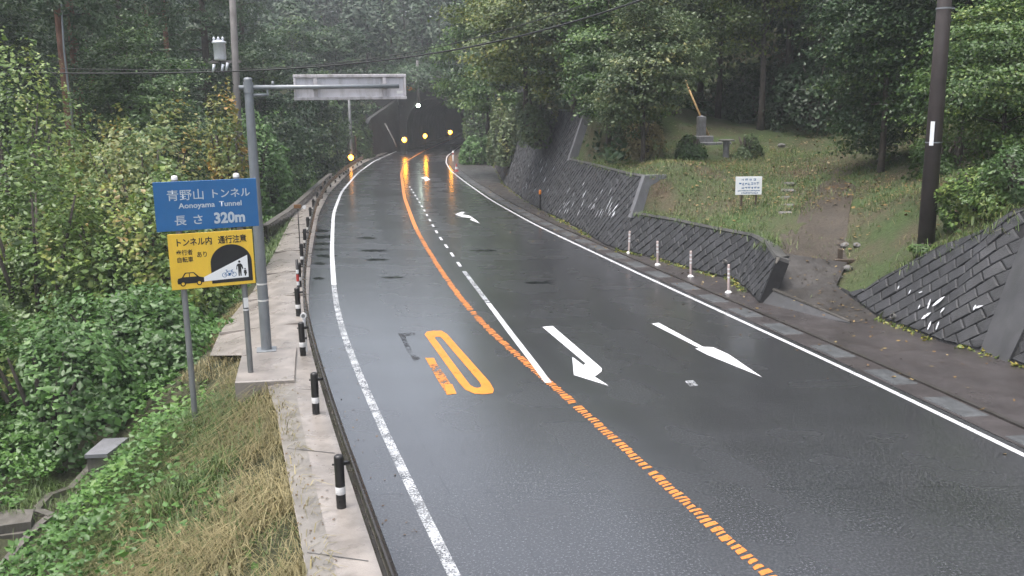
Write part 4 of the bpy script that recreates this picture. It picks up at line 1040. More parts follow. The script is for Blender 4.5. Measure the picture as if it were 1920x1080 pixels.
# ------------------------------------------------------------------ far posts and lamps near the tunnel
def amber(name, loc, r, label, mat='amber_glow', post=None, cat='lamp', hood=True):
    e = empty(name, (loc[0], loc[1], 0 if post is None else post), 0, label, cat)
    z = loc[2] - (0 if post is None else post)
    m = MB(); m.lathe((0, 0, 0), [(.0, z - r), (r * .6, z - r * .8), (r, z), (r * .6, z + r * .8), (0, z + r)], 12); m.build('lens', MATS[mat], e)
    if post is not None:
        m = MB(); m.tube([(0, r * .6, 0), (0, r * .6, z)], .04, 8); m.build('post', MATS['post_black'], e)
        m = MB(); m.box((0, r * 1.15, z), (r * 2.2, r * .5, r * 2.2), bevel=.02); m.build('housing', MATS['post_black'], e)
    return e
YL = 112.0
amber('warning_lamp', at(758, 262, 116.0), .30, 'amber warning lamp low at the left side of the tunnel mouth', post=0.0)
amber('warning_lamp', at(797, 255, 121.0), .26, 'amber warning lamp in the middle of the tunnel mouth', post=0.0)
amber('warning_lamp', at(844, 248, 118.0), .24, 'amber warning lamp at the right side of the tunnel mouth', post=0.0)
wl_ = empty('tunnel_lamp', tuple(at(784, 198, YPORT - .5)), 0, 'pale green-white lamp at the upper left of the tunnel arch', 'lamp')
m = MB(); m.lathe((0, 0, 0), [(0, -.26), (.2, -.18), (.27, 0), (.2, .18), (0, .26)], 14); m.build('lens', MATS['white_glow'], wl_)
m = MB(); m.box((0, .32, 0), (.55, .25, .55), bevel=.04); m.build('housing', MATS['post_black'], wl_)
# flashing signal post on the left
p = G(660, 302, 0)
lt = empty('signal_post', p, 0, 'grey post with dark backed signal boxes and one lit amber lamp', 'signal')
m = MB(); m.lathe((0, 0, 0), [(.2, 0), (.19, 3), (.14, 6.8), (0, 6.85)], 12); m.build('pole', MATS['post_grey'], lt)
for x in (-.28, .42): MB().box((x, .05, 1.7), (.26, .3, 2.3), bevel=.03).build('signal_box', MATS['post_black'], lt)
m = MB(); m.lathe((-.05, -.35, .42), [(0, -.3), (.22, -.2), (.3, 0), (.22, .2), (0, .3)], 14); m.build('lens', MATS['amber_glow'], lt)
m = MB(); m.box((-.05, -.1, .42), (.5, .3, .7)); m.build('lamp_box', MATS['post_black'], lt)
p = at(632, 262, 88.0)
tag(MB().tube([(p[0], p[1], -.3), (p[0] - .05, p[1], 4.2)], [.09, .06], 8).build('thin_post', MATS['post_black']), 'thin dark post among the vines left of the signal post', 'post')
# striped obstacle marker by the mouth
p = G(748, 279, 0)
om = empty('obstacle_marker', p, 0, 'yellow and black striped board over a red drum left of the tunnel mouth', 'marker')
mb_ = MB().box((0, 0, 2.75), (.55, .08, 2.3)).build('board', MATS['sign_yellow'], om)
for k in range(4):
    z = 1.8 + k * .58; flat('stripe', [[(-.272, z), (.272, z + .28), (.272, z + .55), (-.272, z + .27)]], -.044, 'sign_black', mb_)
m = MB(); m.lathe((0, 0, 0), [(.35, 0), (.33, 1.4), (.2, 1.5), (0, 1.52)], 14); m.build('drum', MATS['red_paint'], om)
m = MB(); m.tube([(.55, -.1, 0), (.55, -.1, 2.4)], .1, 8); m.build('white_post', MATS['white_paint'], om)
# small plate, white fixture, concrete post at the portal top
p = at(770, 166, YPORT - .6)
pl = empty('portal_plate', p, 0, 'small orange plate on the portal wall beside the direction board', 'plate')
m = MB(); m.box((0, 0, 0), (1.05, .06, .62), bevel=.01); m.build('plate', MATS['orange_plastic'], pl)
m = MB(); m.tube([(0, .05, 0), (0, .6, 0)], .05, 6); m.build('mount', MATS['post_grey'], pl)
p = at(846, 187, YPORT - 1.2)
fx_ = empty('floodlight', p, 0, 'white fixture bracketed at the upper right of the tunnel arch', 'fixture')
m = MB(); m.box((0, 0, 0), (.55, .4, .9), rot=Matrix.Rotation(.35, 3, 'Y'), bevel=.08); m.box((.62, 0, .25), (.4, .3, .4), bevel=.06); m.build('body', MATS['white_paint'], fx_)
m = MB(); m.tube([(0, .1, 0), (0, 1.2, .1)], .06, 6); m.tube([(.62, .1, .25), (0, .2, .1)], .04, 6); m.build('bracket', MATS['post_grey'], fx_)
p = at(785, 190, YPORT - .45)
cpst = empty('concrete_post', (p[0], p[1], 6.5), 0, 'pale concrete post rising over the tunnel portal', 'post')
m = MB(); m.lathe((0, 0, 0), [(.24, 0), (.20, 5.6), (0, 5.65)], 12); m.build('shaft', MATS['pole_grey'], cpst)
m = MB(); m.box((0, 0, 3.6), (1.6, .1, .1)); m.build('cross_arm', MATS['pole_grey'], cpst)
# slanting handrail on the wing wall
a, b = at(722, 232, 120.0), at(738, 262, 116.0)
tag(MB().tube([a, b, b + [.3, 0, -.9]], .09, 8).build('handrail', MATS['pole_grey']), 'slanting pale handrail tube against the dark wing wall', 'handrail')
# cone and white post near the right of the mouth
p = G(856, 322, .01)
cn = empty('traffic_cone', p, 0, 'red and white traffic cone at the right road edge before the tunnel', 'cone')
m = MB(); m.lathe((0, 0, 0), [(.19, .04), (.05, .72), (.04, .75), (0, .75)], 16); m.build('cone_body', MATS['cone_pink'], cn)
m = MB(); m.box((0, 0, .02), (.42, .42, .04), bevel=.01); m.build('cone_base', MATS['cone_pink'], cn)
m = MB(); m.lathe((0, 0, 0), [(.152, .24), (.105, .46)], 16); m.build('cone_band', MATS['white_paint'], cn)
p = G(850, 302, .01)
dl = empty('delineator_post', p, 0, 'white post standing beyond the traffic cone', 'delineator')
m = MB(); m.lathe((0, 0, 0), [(.09, 0), (.085, 1.1), (0, 1.15)], 10); m.build('shaft', MATS['white_paint'], dl)
m = MB(); m.lathe((0, 0, 0), [(.094, .7), (.092, .9)], 10); m.build('band', MATS['cone_pink'], dl)

# ------------------------------------------------------------------ slim posts on the right pavement
labs = ['slim pinkish post on the pavement, farthest of the four', 'slim pinkish post on the pavement, second farthest of the four', 'slim pinkish post on the pavement, second nearest of the four', 'slim pinkish post on the pavement, nearest the ramp']
first = None
for lab, (px, py) in zip(labs, [(1179, 475), (1233, 497), (1295, 519), (1366, 549)]):
    p = G(px, py, .032)
    if first is None:
        first = empty('bollard', p, 0, lab, 'bollard', 'slim posts before the low wall')
        m = MB(); m.lathe((0, 0, 0), [(.04, .05), (.04, .86), (.035, .89), (0, .895)], 12); m.build('shaft', MATS['delineator'], first)
        m = MB(); m.lathe((0, 0, 0), [(.11, 0), (.105, .03), (.06, .065), (.045, .075)], 14); m.build('foot', MATS['white_paint'], first)
        for z in (.46, .58, .72): MB().lathe((0, 0, 0), [(.0415, z), (.0415, z + .055)], 12).build('band', MATS['white_paint'], first)
        e = first
    else: e = copy_tree(first); e['label'] = lab; e.location = p
    e.rotation_euler = (random.uniform(-.05, .05), random.uniform(-.05, .05), random.uniform(0, 3))
p = G(1013, 394, .03)
e = empty('bollard', p, 0, 'dark slim marker post with orange head at the foot of the tall wall', 'bollard')
m = MB(); m.lathe((0, 0, 0), [(.055, 0), (.05, .9)], 10); m.build('shaft', MATS['post_black'], e)
m = MB(); m.lathe((0, 0, 0), [(.07, .9), (.075, 1.08), (.04, 1.14), (0, 1.15)], 12); m.build('head', MATS['orange_plastic'], e)

# ------------------------------------------------------------------ notice board
nb = hit(1390, 393, bank_z); nb2 = hit(1417, 393, bank_z)
nt = empty('notice_board', nb, 0, 'white notice board with printed lines on two wooden posts on the lawn', 'sign')
sc_ = nb[1] / FPX
bw = 49 * sc_; zt_ = at(1404, 331, nb[1])[2] - nb[2]; zb_ = at(1404, 365, nb[1])[2] - nb[2]
for x in (.0, .52): MB().box((x, .03, zt_ / 2 - .25), (.065, .05, zt_ + .4)).build('post', MATS['wood_dark'], nt)
bx_ = at(1379, 350, nb[1])[0] - nb[0]
pb = MB().box((bx_ + bw / 2, -.012, (zt_ + zb_) / 2), (bw, .025, zt_ - zb_), bevel=.004).build('panel', MATS['sign_white'], nt)
rt = random.Random(5); segs = []
hh = zt_ - zb_
for (fz, fh, xs, n_) in ((.83, .10, (.18, .80), 4), (.60, .13, (.12, .90), 7), (.38, .10, (.22, .93), 6), (.22, .05, (.08, .94), 17), (.10, .05, (.22, .86), 11)):
    for k in range(n_):
        cx = xs[0] + (xs[1] - xs[0]) * (k + .5) / n_; cw_ = (xs[1] - xs[0]) / n_ * (.62 if n_ < 5 else .8)
        cw_ = min(cw_, fh * 1.2)
        for s_ in range(4):
            if rt.random() < .5: z_ = fz + rt.uniform(-.5, .5) * fh; segs.append((bx_ + (cx - cw_ / 2) * bw, zb_ + z_ * hh, bx_ + (cx + cw_ / 2) * bw, zb_ + (z_ + rt.uniform(-.02, .02)) * hh))
            else: x_ = cx + rt.uniform(-.4, .4) * cw_; segs.append((bx_ + x_ * bw, zb_ + (fz - fh / 2) * hh, bx_ + (x_ + rt.uniform(-.01, .01)) * bw, zb_ + (fz + fh / 2) * hh))
strokes('printed_lines', segs, .014, -.0265, 'sign_blue', pb)

# ------------------------------------------------------------------ stones, steps and pole on the lawn
st = hit(1314, 268, bank_z)
mo = empty('stone_pillar', st, .12, 'grey stone pillar on a stepped base between the shrubs', 'monument')
s_ = st[1] / FPX; ph = at(1313, 219, st[1])[2] - st[2]
m = MB(); m.box((0, 0, ph / 2 + .1), (14 * s_, 13 * s_, ph - .2), bevel=.03); m.add([(-7 * s_, -6.5 * s_, ph), (7 * s_, -6.5 * s_, ph), (7 * s_, 6.5 * s_, ph), (-7 * s_, 6.5 * s_, ph), (0, 0, ph + .08)], [(0, 1, 4), (1, 2, 4), (2, 3, 4), (3, 0, 4)]); m.build('shaft', MATS['stone'], mo)
m = MB(); m.box((.1, 0, .1), (.85, .7, .5), bevel=.03); m.build('base', MATS['stone'], mo)
m = MB(); m.box((.45, -.1, -.1), (1.8, 1.1, .3), bevel=.03); m.build('plinth', MATS['stone'], mo)
tb = hit(1361, 298, bank_z)
te = empty('stone_table', tb, .1, 'flat pale stone slab on a dark pedestal between pillar and grey bush', 'stone')
th_ = at(1361, 263, tb[1])[2] - tb[2]
m = MB(); m.box((0, 0, th_), (.62, .5, .09), bevel=.025); m.build('slab', MATS['stone_pale'], te)
m = MB(); m.lathe((0, 0, 0), [(.2, -.1), (.14, .25), (.16, th_ - .045)], 9); m.build('pedestal', MATS['stone'], te)
for k, (px, py) in enumerate([(1480, 345), (1479, 358), (1478, 372), (1476, 386), (1474, 400)]):
    q = hit(px, py, bank_z)
    m = MB(); r_ = random.Random(k); M_ = Matrix.Rotation(r_.uniform(-.15, .15), 3, 'Z') @ Matrix.Rotation(r_.uniform(-.06, .06), 3, 'X')
    m.box((0, 0, 0), (.46 + r_.uniform(-.05, .1), .34, .14), rot=M_, bevel=.05)
    o = m.build('stepping_stone', MATS['stone_pale']); o.location = tuple(q + [r_.uniform(-.06, .06), 0, .0])
    tag(o, ['pale stepping stone, topmost of the stack beside the trail', 'pale stepping stone, second from the top beside the trail', 'pale stepping stone, middle one of five beside the trail', 'pale stepping stone, second from the bottom beside the trail', 'pale stepping stone, lowest one beside the trail'][k], 'stone', 'stones stepping up beside the trail')
# leaning timber pole above the pillar
a = at(1281, 142, st[1] + 1.0); b = at(1309, 208, st[1] + .6); d_ = (b - a); foot = b + d_ / np.linalg.norm(d_) * .6
zb2 = bank_z(float(foot[0]), float(foot[1]))
b2 = b + d_ * max(0, (zb2 - b[2]) / d_[2])
tag(MB().tube([a, (a + b2) / 2, b2], [.05, .055, .06], 8).build('leaning_pole', MATS['timber']), 'bright tan wooden pole leaning behind the stone pillar', 'pole')
# a few rocks beside the trail
for k, (px, py, s_, lb) in enumerate([(1585, 462, .17, 'pale rock left of the small timber step beside the trail'), (1608, 462, .14, 'pale rock right of the trail edge, above the wall corner'), (1590, 505, .15, 'pale flat rock on the slope above the ramp edge'), (1572, 520, .13, 'small pale rock at the right border of the ramp'), (1465, 275, .2, 'round pale rock in leaf litter right of the grey bush')]):
    q = hit(px, py, bank_z); bm = bmesh.new(); bmesh.ops.create_icosphere(bm, subdivisions=2, radius=s_)
    for v in bm.verts:
        n_ = vnoise(v.co.x * 9 + k * 7, v.co.y * 9 + v.co.z * 5, 1.0, k); v.co *= .75 + .5 * float(n_); v.co.z *= .62
    me = bpy.data.meshes.new('rock'); bm.to_mesh(me); bm.free(); o = link('rock', me, MATS['stone_pale']); o.location = tuple(q + [0, 0, s_ * .2]); tag(o, lb, 'rock', 'rocks beside the trail')
ts = hit(1588, 492, bank_z); m = MB(); m.box((0, 0, .05), (.75, .14, .12), bevel=.02); m.box((-.18, .12, .22), (.12, .12, .4), bevel=.02); o = m.build('timber_step', MATS['wood_dark']); o.location = tuple(ts); tag(o, 'small dark timber step with a stub post at the top right of the ramp', 'step')

# ------------------------------------------------------------------ utility poles and wires
up = POLE.copy()
print('upole', up)
ue = empty('utility_pole', up, 0, 'dark brown utility pole standing in grass at the right', 'utility pole')
lean = (at(1771, 2, up[1])[0] - up[0]) / (at(1771, 2, up[1])[2] - up[2])
rr_ = 15.5 * up[1] / FPX
m = MB(); m.tube([(0, 0, -.5), (lean * 5, 0, 5), (lean * 10.5, 0, 10.5)], [rr_, rr_ * .86, rr_ * .62], 20); m.build('shaft', MATS['pole_brown'], ue)
z = at(1765, 16, up[1])[2] - up[2]; m = MB(); m.lathe((lean * z, 0, 0), [(rr_ * .90, z - .02), (rr_ * .90, z + .02)], 18); m.box((lean * z + rr_ * 1.0, 0, z), (.1, .05, .04)); m.build('band', MATS['galv'], ue)
z = at(1741, 250, up[1])[2] - up[2]; m = MB(); m.box((lean * z - rr_ * .62, -rr_ * .78, z), (.10, .02, .62), rz=-.65); m.build('number_plate', MATS['sign_white'], ue)
m = MB(); m.lathe((lean * (z - .2), 0, 0), [(rr_ * .97, z - .25), (rr_ * .97, z - .22)], 18); m.build('strap', MATS['galv'], ue)
YP = 36.0
b0 = at(455, 420, YP); t0_ = at(436, 0, YP)
le = empty('utility_pole', (b0[0], YP, -2.2), 0, 'grey brown utility pole with white transformer behind the blue sign', 'utility pole')
H_ = t0_[2] + 2.2; ln_ = (t0_[0] - b0[0]) / (t0_[2] - b0[2])
m = MB(); x0_ = -ln_ * (b0[2] + 2.2); m.tube([(x0_, 0, 0), (x0_ + ln_ * (H_ + 2.5), 0, H_ + 2.5)], [.165, .115], 16); m.build('shaft', MATS['pole_grey'], le)
tr = at(412, 95, YP); tl = np.array([tr[0] - b0[0], 0, tr[2] + 2.2])
m = MB(); m.lathe(tuple(tl), [(0, -.38), (.2, -.36), (.23, -.3), (.23, .26), (.27, .27), (.27, .33), (.1, .40), (0, .41)], 16)
trf = m.build('transformer', MATS['porcelain'], le)
for dx_ in (-.17, 0, .17):
    MB().lathe((tl[0] + dx_, tl[1] - .08, tl[2] + .33), [(.03, 0), (.055, .05), (.03, .08), (.055, .12), (.02, .18), (0, .18)], 10).build('bushing', MATS['porcelain'], trf)
for dx_, dz_ in ((-.26, -.65), (.08, -.65), (.26, -.60)):
    m = MB(); m.tube([(tl[0] + dx_ - .04, -.1, tl[2] + dz_ - .16), (tl[0] + dx_ + .04, -.1, tl[2] + dz_ + .14)], [.035, .06], 8); m.build('cut_out', MATS['porcelain'], trf)
m = MB(); m.box((tl[0] + .22, 0, tl[2] - .42), (1.15, .12, .1)); m.box((tl[0] - .22, -.08, tl[2] - .44), (.4, .1, .06)); m.build('cross_arm', MATS['pole_grey'], le)
m = MB(); m.tube([(tl[0], -.1, tl[2] - .36), (tl[0] + .1, -.1, tl[2] - .9), (x0_ + ln_ * 6 + .1, -.1, tl[2] - 1.4)], .018, 6); m.build('lead_cable', MATS['cable'], le)
for px, py in ((450, 224), (438, 372)):
    q = at(px, py, YP); m = MB(); m.tube([(q[0] - b0[0] - .25, -.16, q[2] + 2.2), (q[0] - b0[0] + .2, -.16, q[2] + 2.2)], .02, 6); m.build('step_bolt', MATS['galv'], le)
def wire(name, pts, r, label):
    P = np.array([at(*p) for p in pts]); k = np.linspace(0, 1, len(P)); t = np.linspace(0, 1, 40)
    from_poly = [np.polyfit(k, P[:, i], min(3, len(P) - 1)) for i in range(3)]
    Q = np.stack([np.polyval(c_, t) for c_ in from_poly], -1)
    tag(MB().tube(list(Q), r, 6).build(name, MATS['cable']), label, 'cable')
wire('overhead_cable', [(-500, 122, 40), (0, 137, 38), (260, 137, 36.5), (550, 125, 35), (870, 95, 32), (1050, 52, 29), (1300, -40, 26)], .030, 'thick dark overhead cable sagging across the upper left')
wire('overhead_cable', [(-500, 108, 41), (0, 129, 39), (260, 131, 37.5), (550, 121, 36), (800, 92, 34), (1000, 50, 31), (1300, -70, 28)], .016, 'thin wire running just above the thick overhead cable')
# ------------------------------------------------------------------ stepped concrete drain, catch basin and slabs at the lower left
def slope_hit(px, py): return hit(px, py, lambda x, y: float(ground_z(x, y)), 6, 60)
dr = empty('drain_channel', slope_hit(97, 972), 0, 'stepped concrete drain channel running down the lower left slope', 'drain')
db = np.array(dr.location)
def drain_run(px, w, h, name):
    P = np.array([slope_hit(*p) for p in px]); P[:, 2] += .12
    m = MB(); q = []
    for i, p in enumerate(P):
        d = P[min(i + 1, len(P) - 1)] - P[max(i - 1, 0)]; d = d[:2] / np.linalg.norm(d[:2]); nn = np.array([-d[1], d[0]]) * w / 2
        q += [(*(p[:2] - nn - db[:2]), p[2] - h - db[2]), (*(p[:2] - nn - db[:2]), p[2] - db[2]), (*(p[:2] + nn - db[:2]), p[2] - db[2]), (*(p[:2] + nn - db[:2]), p[2] - h - db[2])]
    n = len(P); m.add(q, [(4 * i + k, 4 * i + (k + 1) % 4, 4 * i + 4 + (k + 1) % 4, 4 * i + 4 + k) for i in range(n - 1) for k in range(4)] + [(0, 1, 2, 3), (4 * n - 1, 4 * n - 2, 4 * n - 3, 4 * n - 4)])
    return m.build(name, MATS['concrete_drain'], dr)
drain_run([(-20, 1100), (33, 1035), (75, 991), (97, 973)], .17, .6, 'channel_wall')
drain_run([(98, 974), (80, 967), (68, 965)], .17, .6, 'channel_wall')
drain_run([(67, 966), (80, 950), (94, 935), (133, 922)], .17, .6, 'channel_wall')
drain_run([(133, 922), (167, 885), (176, 862)], .17, .6, 'channel_wall')
drain_run([(118, 960), (150, 930), (182, 895)], .10, .5, 'channel_wall')
cbp = [slope_hit(158, 872), slope_hit(200, 868), slope_hit(238, 836), slope_hit(192, 838)]
zt0 = max(p[2] for p in cbp) + .22
cb_ = empty('catch_basin', cbp[0], 0, 'grey concrete catch basin with flat lid half hidden in weeds at lower left', 'basin')
cB = np.array(cb_.location)
def wpt(px, py, z): return G(px, py, z)
lid = [wpt(158, 853, zt0), wpt(201, 851, zt0), wpt(242, 820, zt0), wpt(194, 822, zt0)]
m = MB(); m.add([tuple(p - cB) for p in lid] + [tuple(p - cB + [0, 0, -.09]) for p in lid], [(0, 1, 2, 3), (4, 7, 6, 5), (0, 4, 5, 1), (1, 5, 6, 2), (2, 6, 7, 3), (3, 7, 4, 0)]); m.build('lid', MATS['concrete_pale'], cb_)
cl_ = np.mean(lid, 0); inn = [cl_ + (p - cl_) * .9 for p in lid]
m = MB(); m.add([tuple(p - cB + [0, 0, -.092]) for p in inn] + [tuple(p - cB + [0, 0, -1.2]) for p in inn], [(0, 1, 2, 3), (4, 7, 6, 5), (0, 4, 5, 1), (1, 5, 6, 2), (2, 6, 7, 3), (3, 7, 4, 0)]); m.build('chamber', MATS['concrete_drain'], cb_)
for k, pxs in enumerate([[(-20, 1004), (60, 1000), (66, 972), (22, 966), (-20, 972)], [(-20, 1012), (57, 1009), (60, 1003), (-20, 1007)]]):
    P = [slope_hit(*p) for p in pxs]; z_ = np.mean([p[2] for p in P]) + .18 - .1 * k
    m = MB(); n = len(P); m.add([(p[0], p[1], z_) for p in P] + [(p[0], p[1], z_ - .5) for p in P], [tuple(range(n)), tuple(reversed(range(n, 2 * n)))] + [(i, (i + 1) % n, (i + 1) % n + n, i + n) for i in range(n)])
    tag(m.build('concrete_slab', MATS['concrete_drain']), ['flat brown grey concrete slab beside the drain at the left edge', 'lower concrete ledge under the flat slab at the left edge'][k], 'slab')

# ================================================================== vegetation
def unit(v): return v / (np.linalg.norm(v, axis=-1, keepdims=True) + 1e-9)
def leaves(name, Cn, N, size, tone, mat, parent=None, kind=None, wid=0.36, fold=0.16):
    """one small folded leaf (two triangles) per centre"""
    n = len(Cn); N = unit(N)
    T = unit(np.cross(N, rng.normal(size=(n, 3)))); B = np.cross(N, T)
    size = np.broadcast_to(np.asarray(size, float), (n,))[:, None]
    V = np.stack([Cn - T * size * .5, Cn + B * size * wid - N * size * fold + T * size * .06, Cn + T * size * .55, Cn - B * size * wid - N * size * fold + T * size * .06], 1).reshape(-1, 3)
    i = np.arange(n)[:, None] * 4
    F = np.concatenate([i + [0, 1, 2], i + [0, 2, 3]], 1).reshape(-1, 3)
    me = np_mesh(name, V, F, np.repeat(np.clip(tone, 0, 1), 2))
    return link(name, me, MATS[mat], parent, kind)
def blades(name, base, length, width, lean, tone, mat, parent=None, kind=None):
    """bent grass blades, two segments each (4 triangles)"""
    n = len(base); a = rng.uniform(0, 2 * math.pi, n); d = np.stack([np.cos(a), np.sin(a), np.zeros(n)], -1) * lean[:, None]
    s = np.stack([-np.sin(a), np.cos(a), np.zeros(n)], -1) * width[:, None]
    up = np.array([0, 0, 1.0]); L = length[:, None]
    mid = base + up * L * .62 + d * L * .35; tip = base + up * L * (1 - .55 * np.minimum(lean, 1.4)[:, None]) + d * L
    V = np.stack([base - s, base + s, mid - s * .8, mid + s * .8, tip], 1).reshape(-1, 3)
    i = np.arange(n)[:, None] * 5
    F = np.concatenate([i + [0, 1, 3], i + [0, 3, 2], i + [2, 3, 4]], 1).reshape(-1, 3)
    return link(name, np_mesh(name, V, F, np.repeat(np.clip(tone, 0, 1), 3)), MATS[mat], parent, kind)
def clump_leaves(centres, sig, per, upness, outc=None):
    """leaves round clump centres; flat tiers when the vertical spread is small"""
    k = len(centres); idx = np.repeat(np.arange(k), per); n = len(idx)
    P = centres[idx] + rng.normal(size=(n, 3)) * np.asarray(sig)
    N = rng.normal(size=(n, 3)) * .55 + np.array([0, 0, upness])
    if outc is not None: N += unit(P - outc) * .6
    return P, N, idx

def limb_mesh(parent, h, r, lobes, mat, name='trunk', lean=(0, 0), forks=0.35):
    m = MB(); hh = np.linspace(0, 1, 7)
    pts = [(lean[0] * t * h + .12 * r * math.sin(t * 7) * 3, lean[1] * t * h + .12 * r * math.cos(t * 5) * 3, -.6 + t * (h + .6)) for t in hh]
    m.tube(pts, [r * (1.25 - .2 * min(1, t * 8)) * (1 - .78 * t) for t in hh], 9)
    for c in lobes:
        t = min(.95, max(forks, (c[2] / h) - .28)); b = np.array([lean[0] * t * h, lean[1] * t * h, t * h])
        mid = b * .45 + np.asarray(c) * .55 + [0, 0, -.12 * h * .3]
        m.tube([b, mid, c], [r * .42, r * .26, r * .08], 6)
    return m.build(name, MATS[mat], parent)

def broadleaf(name, label, loc, h, cr, cb, mat, nl=6, clumps=150, per=80, lsize=.16, seed=1, bark='bark', group=None, cat='tree', flat=.32, squash=.8, tshift=0.0, lean=(0, 0), rt=None):
    """tapered trunk with limbs and a crown of leaf tiers grouped in lobes"""
    global rng
    old = rng; rng = np.random.default_rng(seed)
    e = empty(name, loc, 0, label, cat, group)
    ctr = np.array([lean[0] * h, lean[1] * h, cb + (h - cb) * .5])
    lob = []
    for i in range(nl):
        a = 2 * math.pi * i / nl + rng.uniform(-.4, .4); q = rng.uniform(.35, .72); zz = rng.uniform(-.75, .75)
        lob.append(ctr + [math.cos(a) * cr * q, math.sin(a) * cr * q, zz * (h - cb) * .40])
    lob.append(ctr + [0, 0, (h - cb) * .36]); lob = np.array(lob)
    limb_mesh(e, h * .9, rt or h * .015, [tuple(x) for x in lob], bark, lean=lean)
    li = rng.integers(0, len(lob), clumps); u = unit(rng.normal(size=(clumps, 3))) * (rng.uniform(.25, 1, clumps) ** .5)[:, None]
    cc = lob[li] + u * np.array([cr * .52, cr * .52, (h - cb) * .27 * squash / .8])
    sg = np.array([.42, .42, .42 * flat]) * (cr / 3.0) ** .5
    P, N, idx = clump_leaves(cc, sg, per, .85, ctr)
    ct = rng.uniform(0, 1, clumps)
    tone = .5 * ct[idx] + .5 * rng.uniform(0, 1, len(idx)) + tshift
    leaves('crown', P, N, rng.uniform(.7, 1.25, len(P)) * lsize, tone, mat, e)
    rng = old
    return e

def vine_mound(name, label, base, rx, ry, h, mat, n, lsize=.17, seed=1, cat='shrub', group=None, tshift=0.0, core=.45):
    """tree or bush smothered by creepers: lumpy leafy dome over a stem tangle"""
    global rng
    old = rng; rng = np.random.default_rng(seed)
    e = empty(name, base, 0, label, cat, group)
    m = MB()
    for k in range(7):
        a = k * .9 + seed; m.tube([(.15 * math.cos(a), .15 * math.sin(a), -.8), (rx * .25 * math.cos(a), ry * .25 * math.sin(a), h * .45), (rx * .5 * math.cos(a), ry * .5 * math.sin(a), h * .82)], [.10, .07, .025], 6)
    m.build('stems', MATS['bark'], e)
    nl = 16
    ld = unit(np.stack([rng.normal(size=nl), rng.normal(size=nl), rng.uniform(-.1, 1.2, nl)], -1)); lr = rng.uniform(.22, .42, nl)
    d = unit(np.stack([rng.normal(size=n), rng.normal(size=n), rng.uniform(-.25, 1.0, n) * 1.3], -1))
    dot = d @ ld.T
    bulge = 1.0 + np.max(np.clip((dot - .80) / .2, 0, 1) * lr[None] * .9, 1) - .18
    strand = 1 + .10 * np.sin(d[:, 0] * 17 + seed) * np.sin(d[:, 1] * 15 + 1.3 * seed) * np.sin(d[:, 2] * 13)
    cav = vnoise(d[:, 0] * rx + 40 + d[:, 2] * h * .8, d[:, 1] * ry + 40 - d[:, 2] * h * .6, 1.15, seed + 5)
    strand = strand * (1 - .42 * smooth01((.40 - cav) / .12))
    rad = bulge * strand * (1 - np.abs(rng.normal(size=n)) * .10)
    P = d * rad[:, None] * np.array([rx, ry, h])
    P[:, 2] = np.maximum(P[:, 2], -.8)
    N = d * .7 / np.array([rx, ry, h]) * rx + rng.normal(size=(n, 3)) * .38 + [0, 0, .55]
    cl = vnoise(P[:, 0] * 1.0 + 50 + P[:, 2] * .6, P[:, 1] + 50 - P[:, 2] * .7, .75, seed)
    tone = .65 * cl + .35 * rng.uniform(0, 1, n) + tshift + .06
    leaves('foliage', P, N, np.clip(rng.lognormal(-.08, .32, n), .4, 1.7) * lsize, tone, mat, e)
    rng = old
    return e

def cedar_mesh(seed, h, r, cb, nb=46, per=150, lsize=.2, trunk_r=.3, bark='bark_red'):
    global rng
    old = rng; rng = np.random.default_rng(seed)
    m = MB(); m.tube([(0, 0, -1), (.05, 0, h * .5), (0, .05, h)], [trunk_r, trunk_r * .72, .05], 10)
    cc = []; bo = MB()
    for k in range(nb):
        t = k / nb; z = cb + (h - cb) * t + rng.uniform(-.3, .3); L = r * (1 - t) ** .75 * rng.uniform(.65, 1.1) + .3; a = k * 2.399 + rng.uniform(-.3, .3)
        tip = np.array([math.cos(a) * L, math.sin(a) * L, z - L * .28])
        bo.tube([(0, 0, z), (tip[0] * .6, tip[1] * .6, z + L * .03), tuple(tip)], [.05, .03, .012], 4, caps=False)
        for q in np.linspace(.4, 1, max(2, int(L / .55))): cc.append([math.cos(a) * L * q, math.sin(a) * L * q, z - L * .28 * q * q])
    cc = np.array(cc); k2 = max(8, int(nb * per / len(cc)))
    P, N, idx = clump_leaves(cc, (.30, .30, .20), k2, .45)
    ct = rng.uniform(0, 1, len(cc)); tone = .55 * ct[idx] + .45 * rng.uniform(0, 1, len(idx))
    rng2 = rng; 
    o1 = m.build('trunk', MATS[bark]); o2 = bo.build('branches', MATS['bark']); o3 = leaves('crown', P, N, rng.uniform(.7, 1.3, len(P)) * lsize, tone, 'leaf_cedar', wid=.20)
    rng = old
    return [o1, o2, o3]
def place_parts(parts, name, label, loc, rz, sc, group, cat='tree', first=False):
    e = empty(name, loc, rz, label, cat, group); e.scale = (sc, sc, sc)
    for p in parts:
        q = p if first else p.copy()
        if not first: C.objects.link(q)
        q.parent = e
    return e
def gz(x, y): return float(ground_z(x, y))
def lft(px, Y):      # ground point on the left bank under a picture column
    x = float(at(px, 300, Y)[0]); return np.array([x, Y, gz(x, Y)])

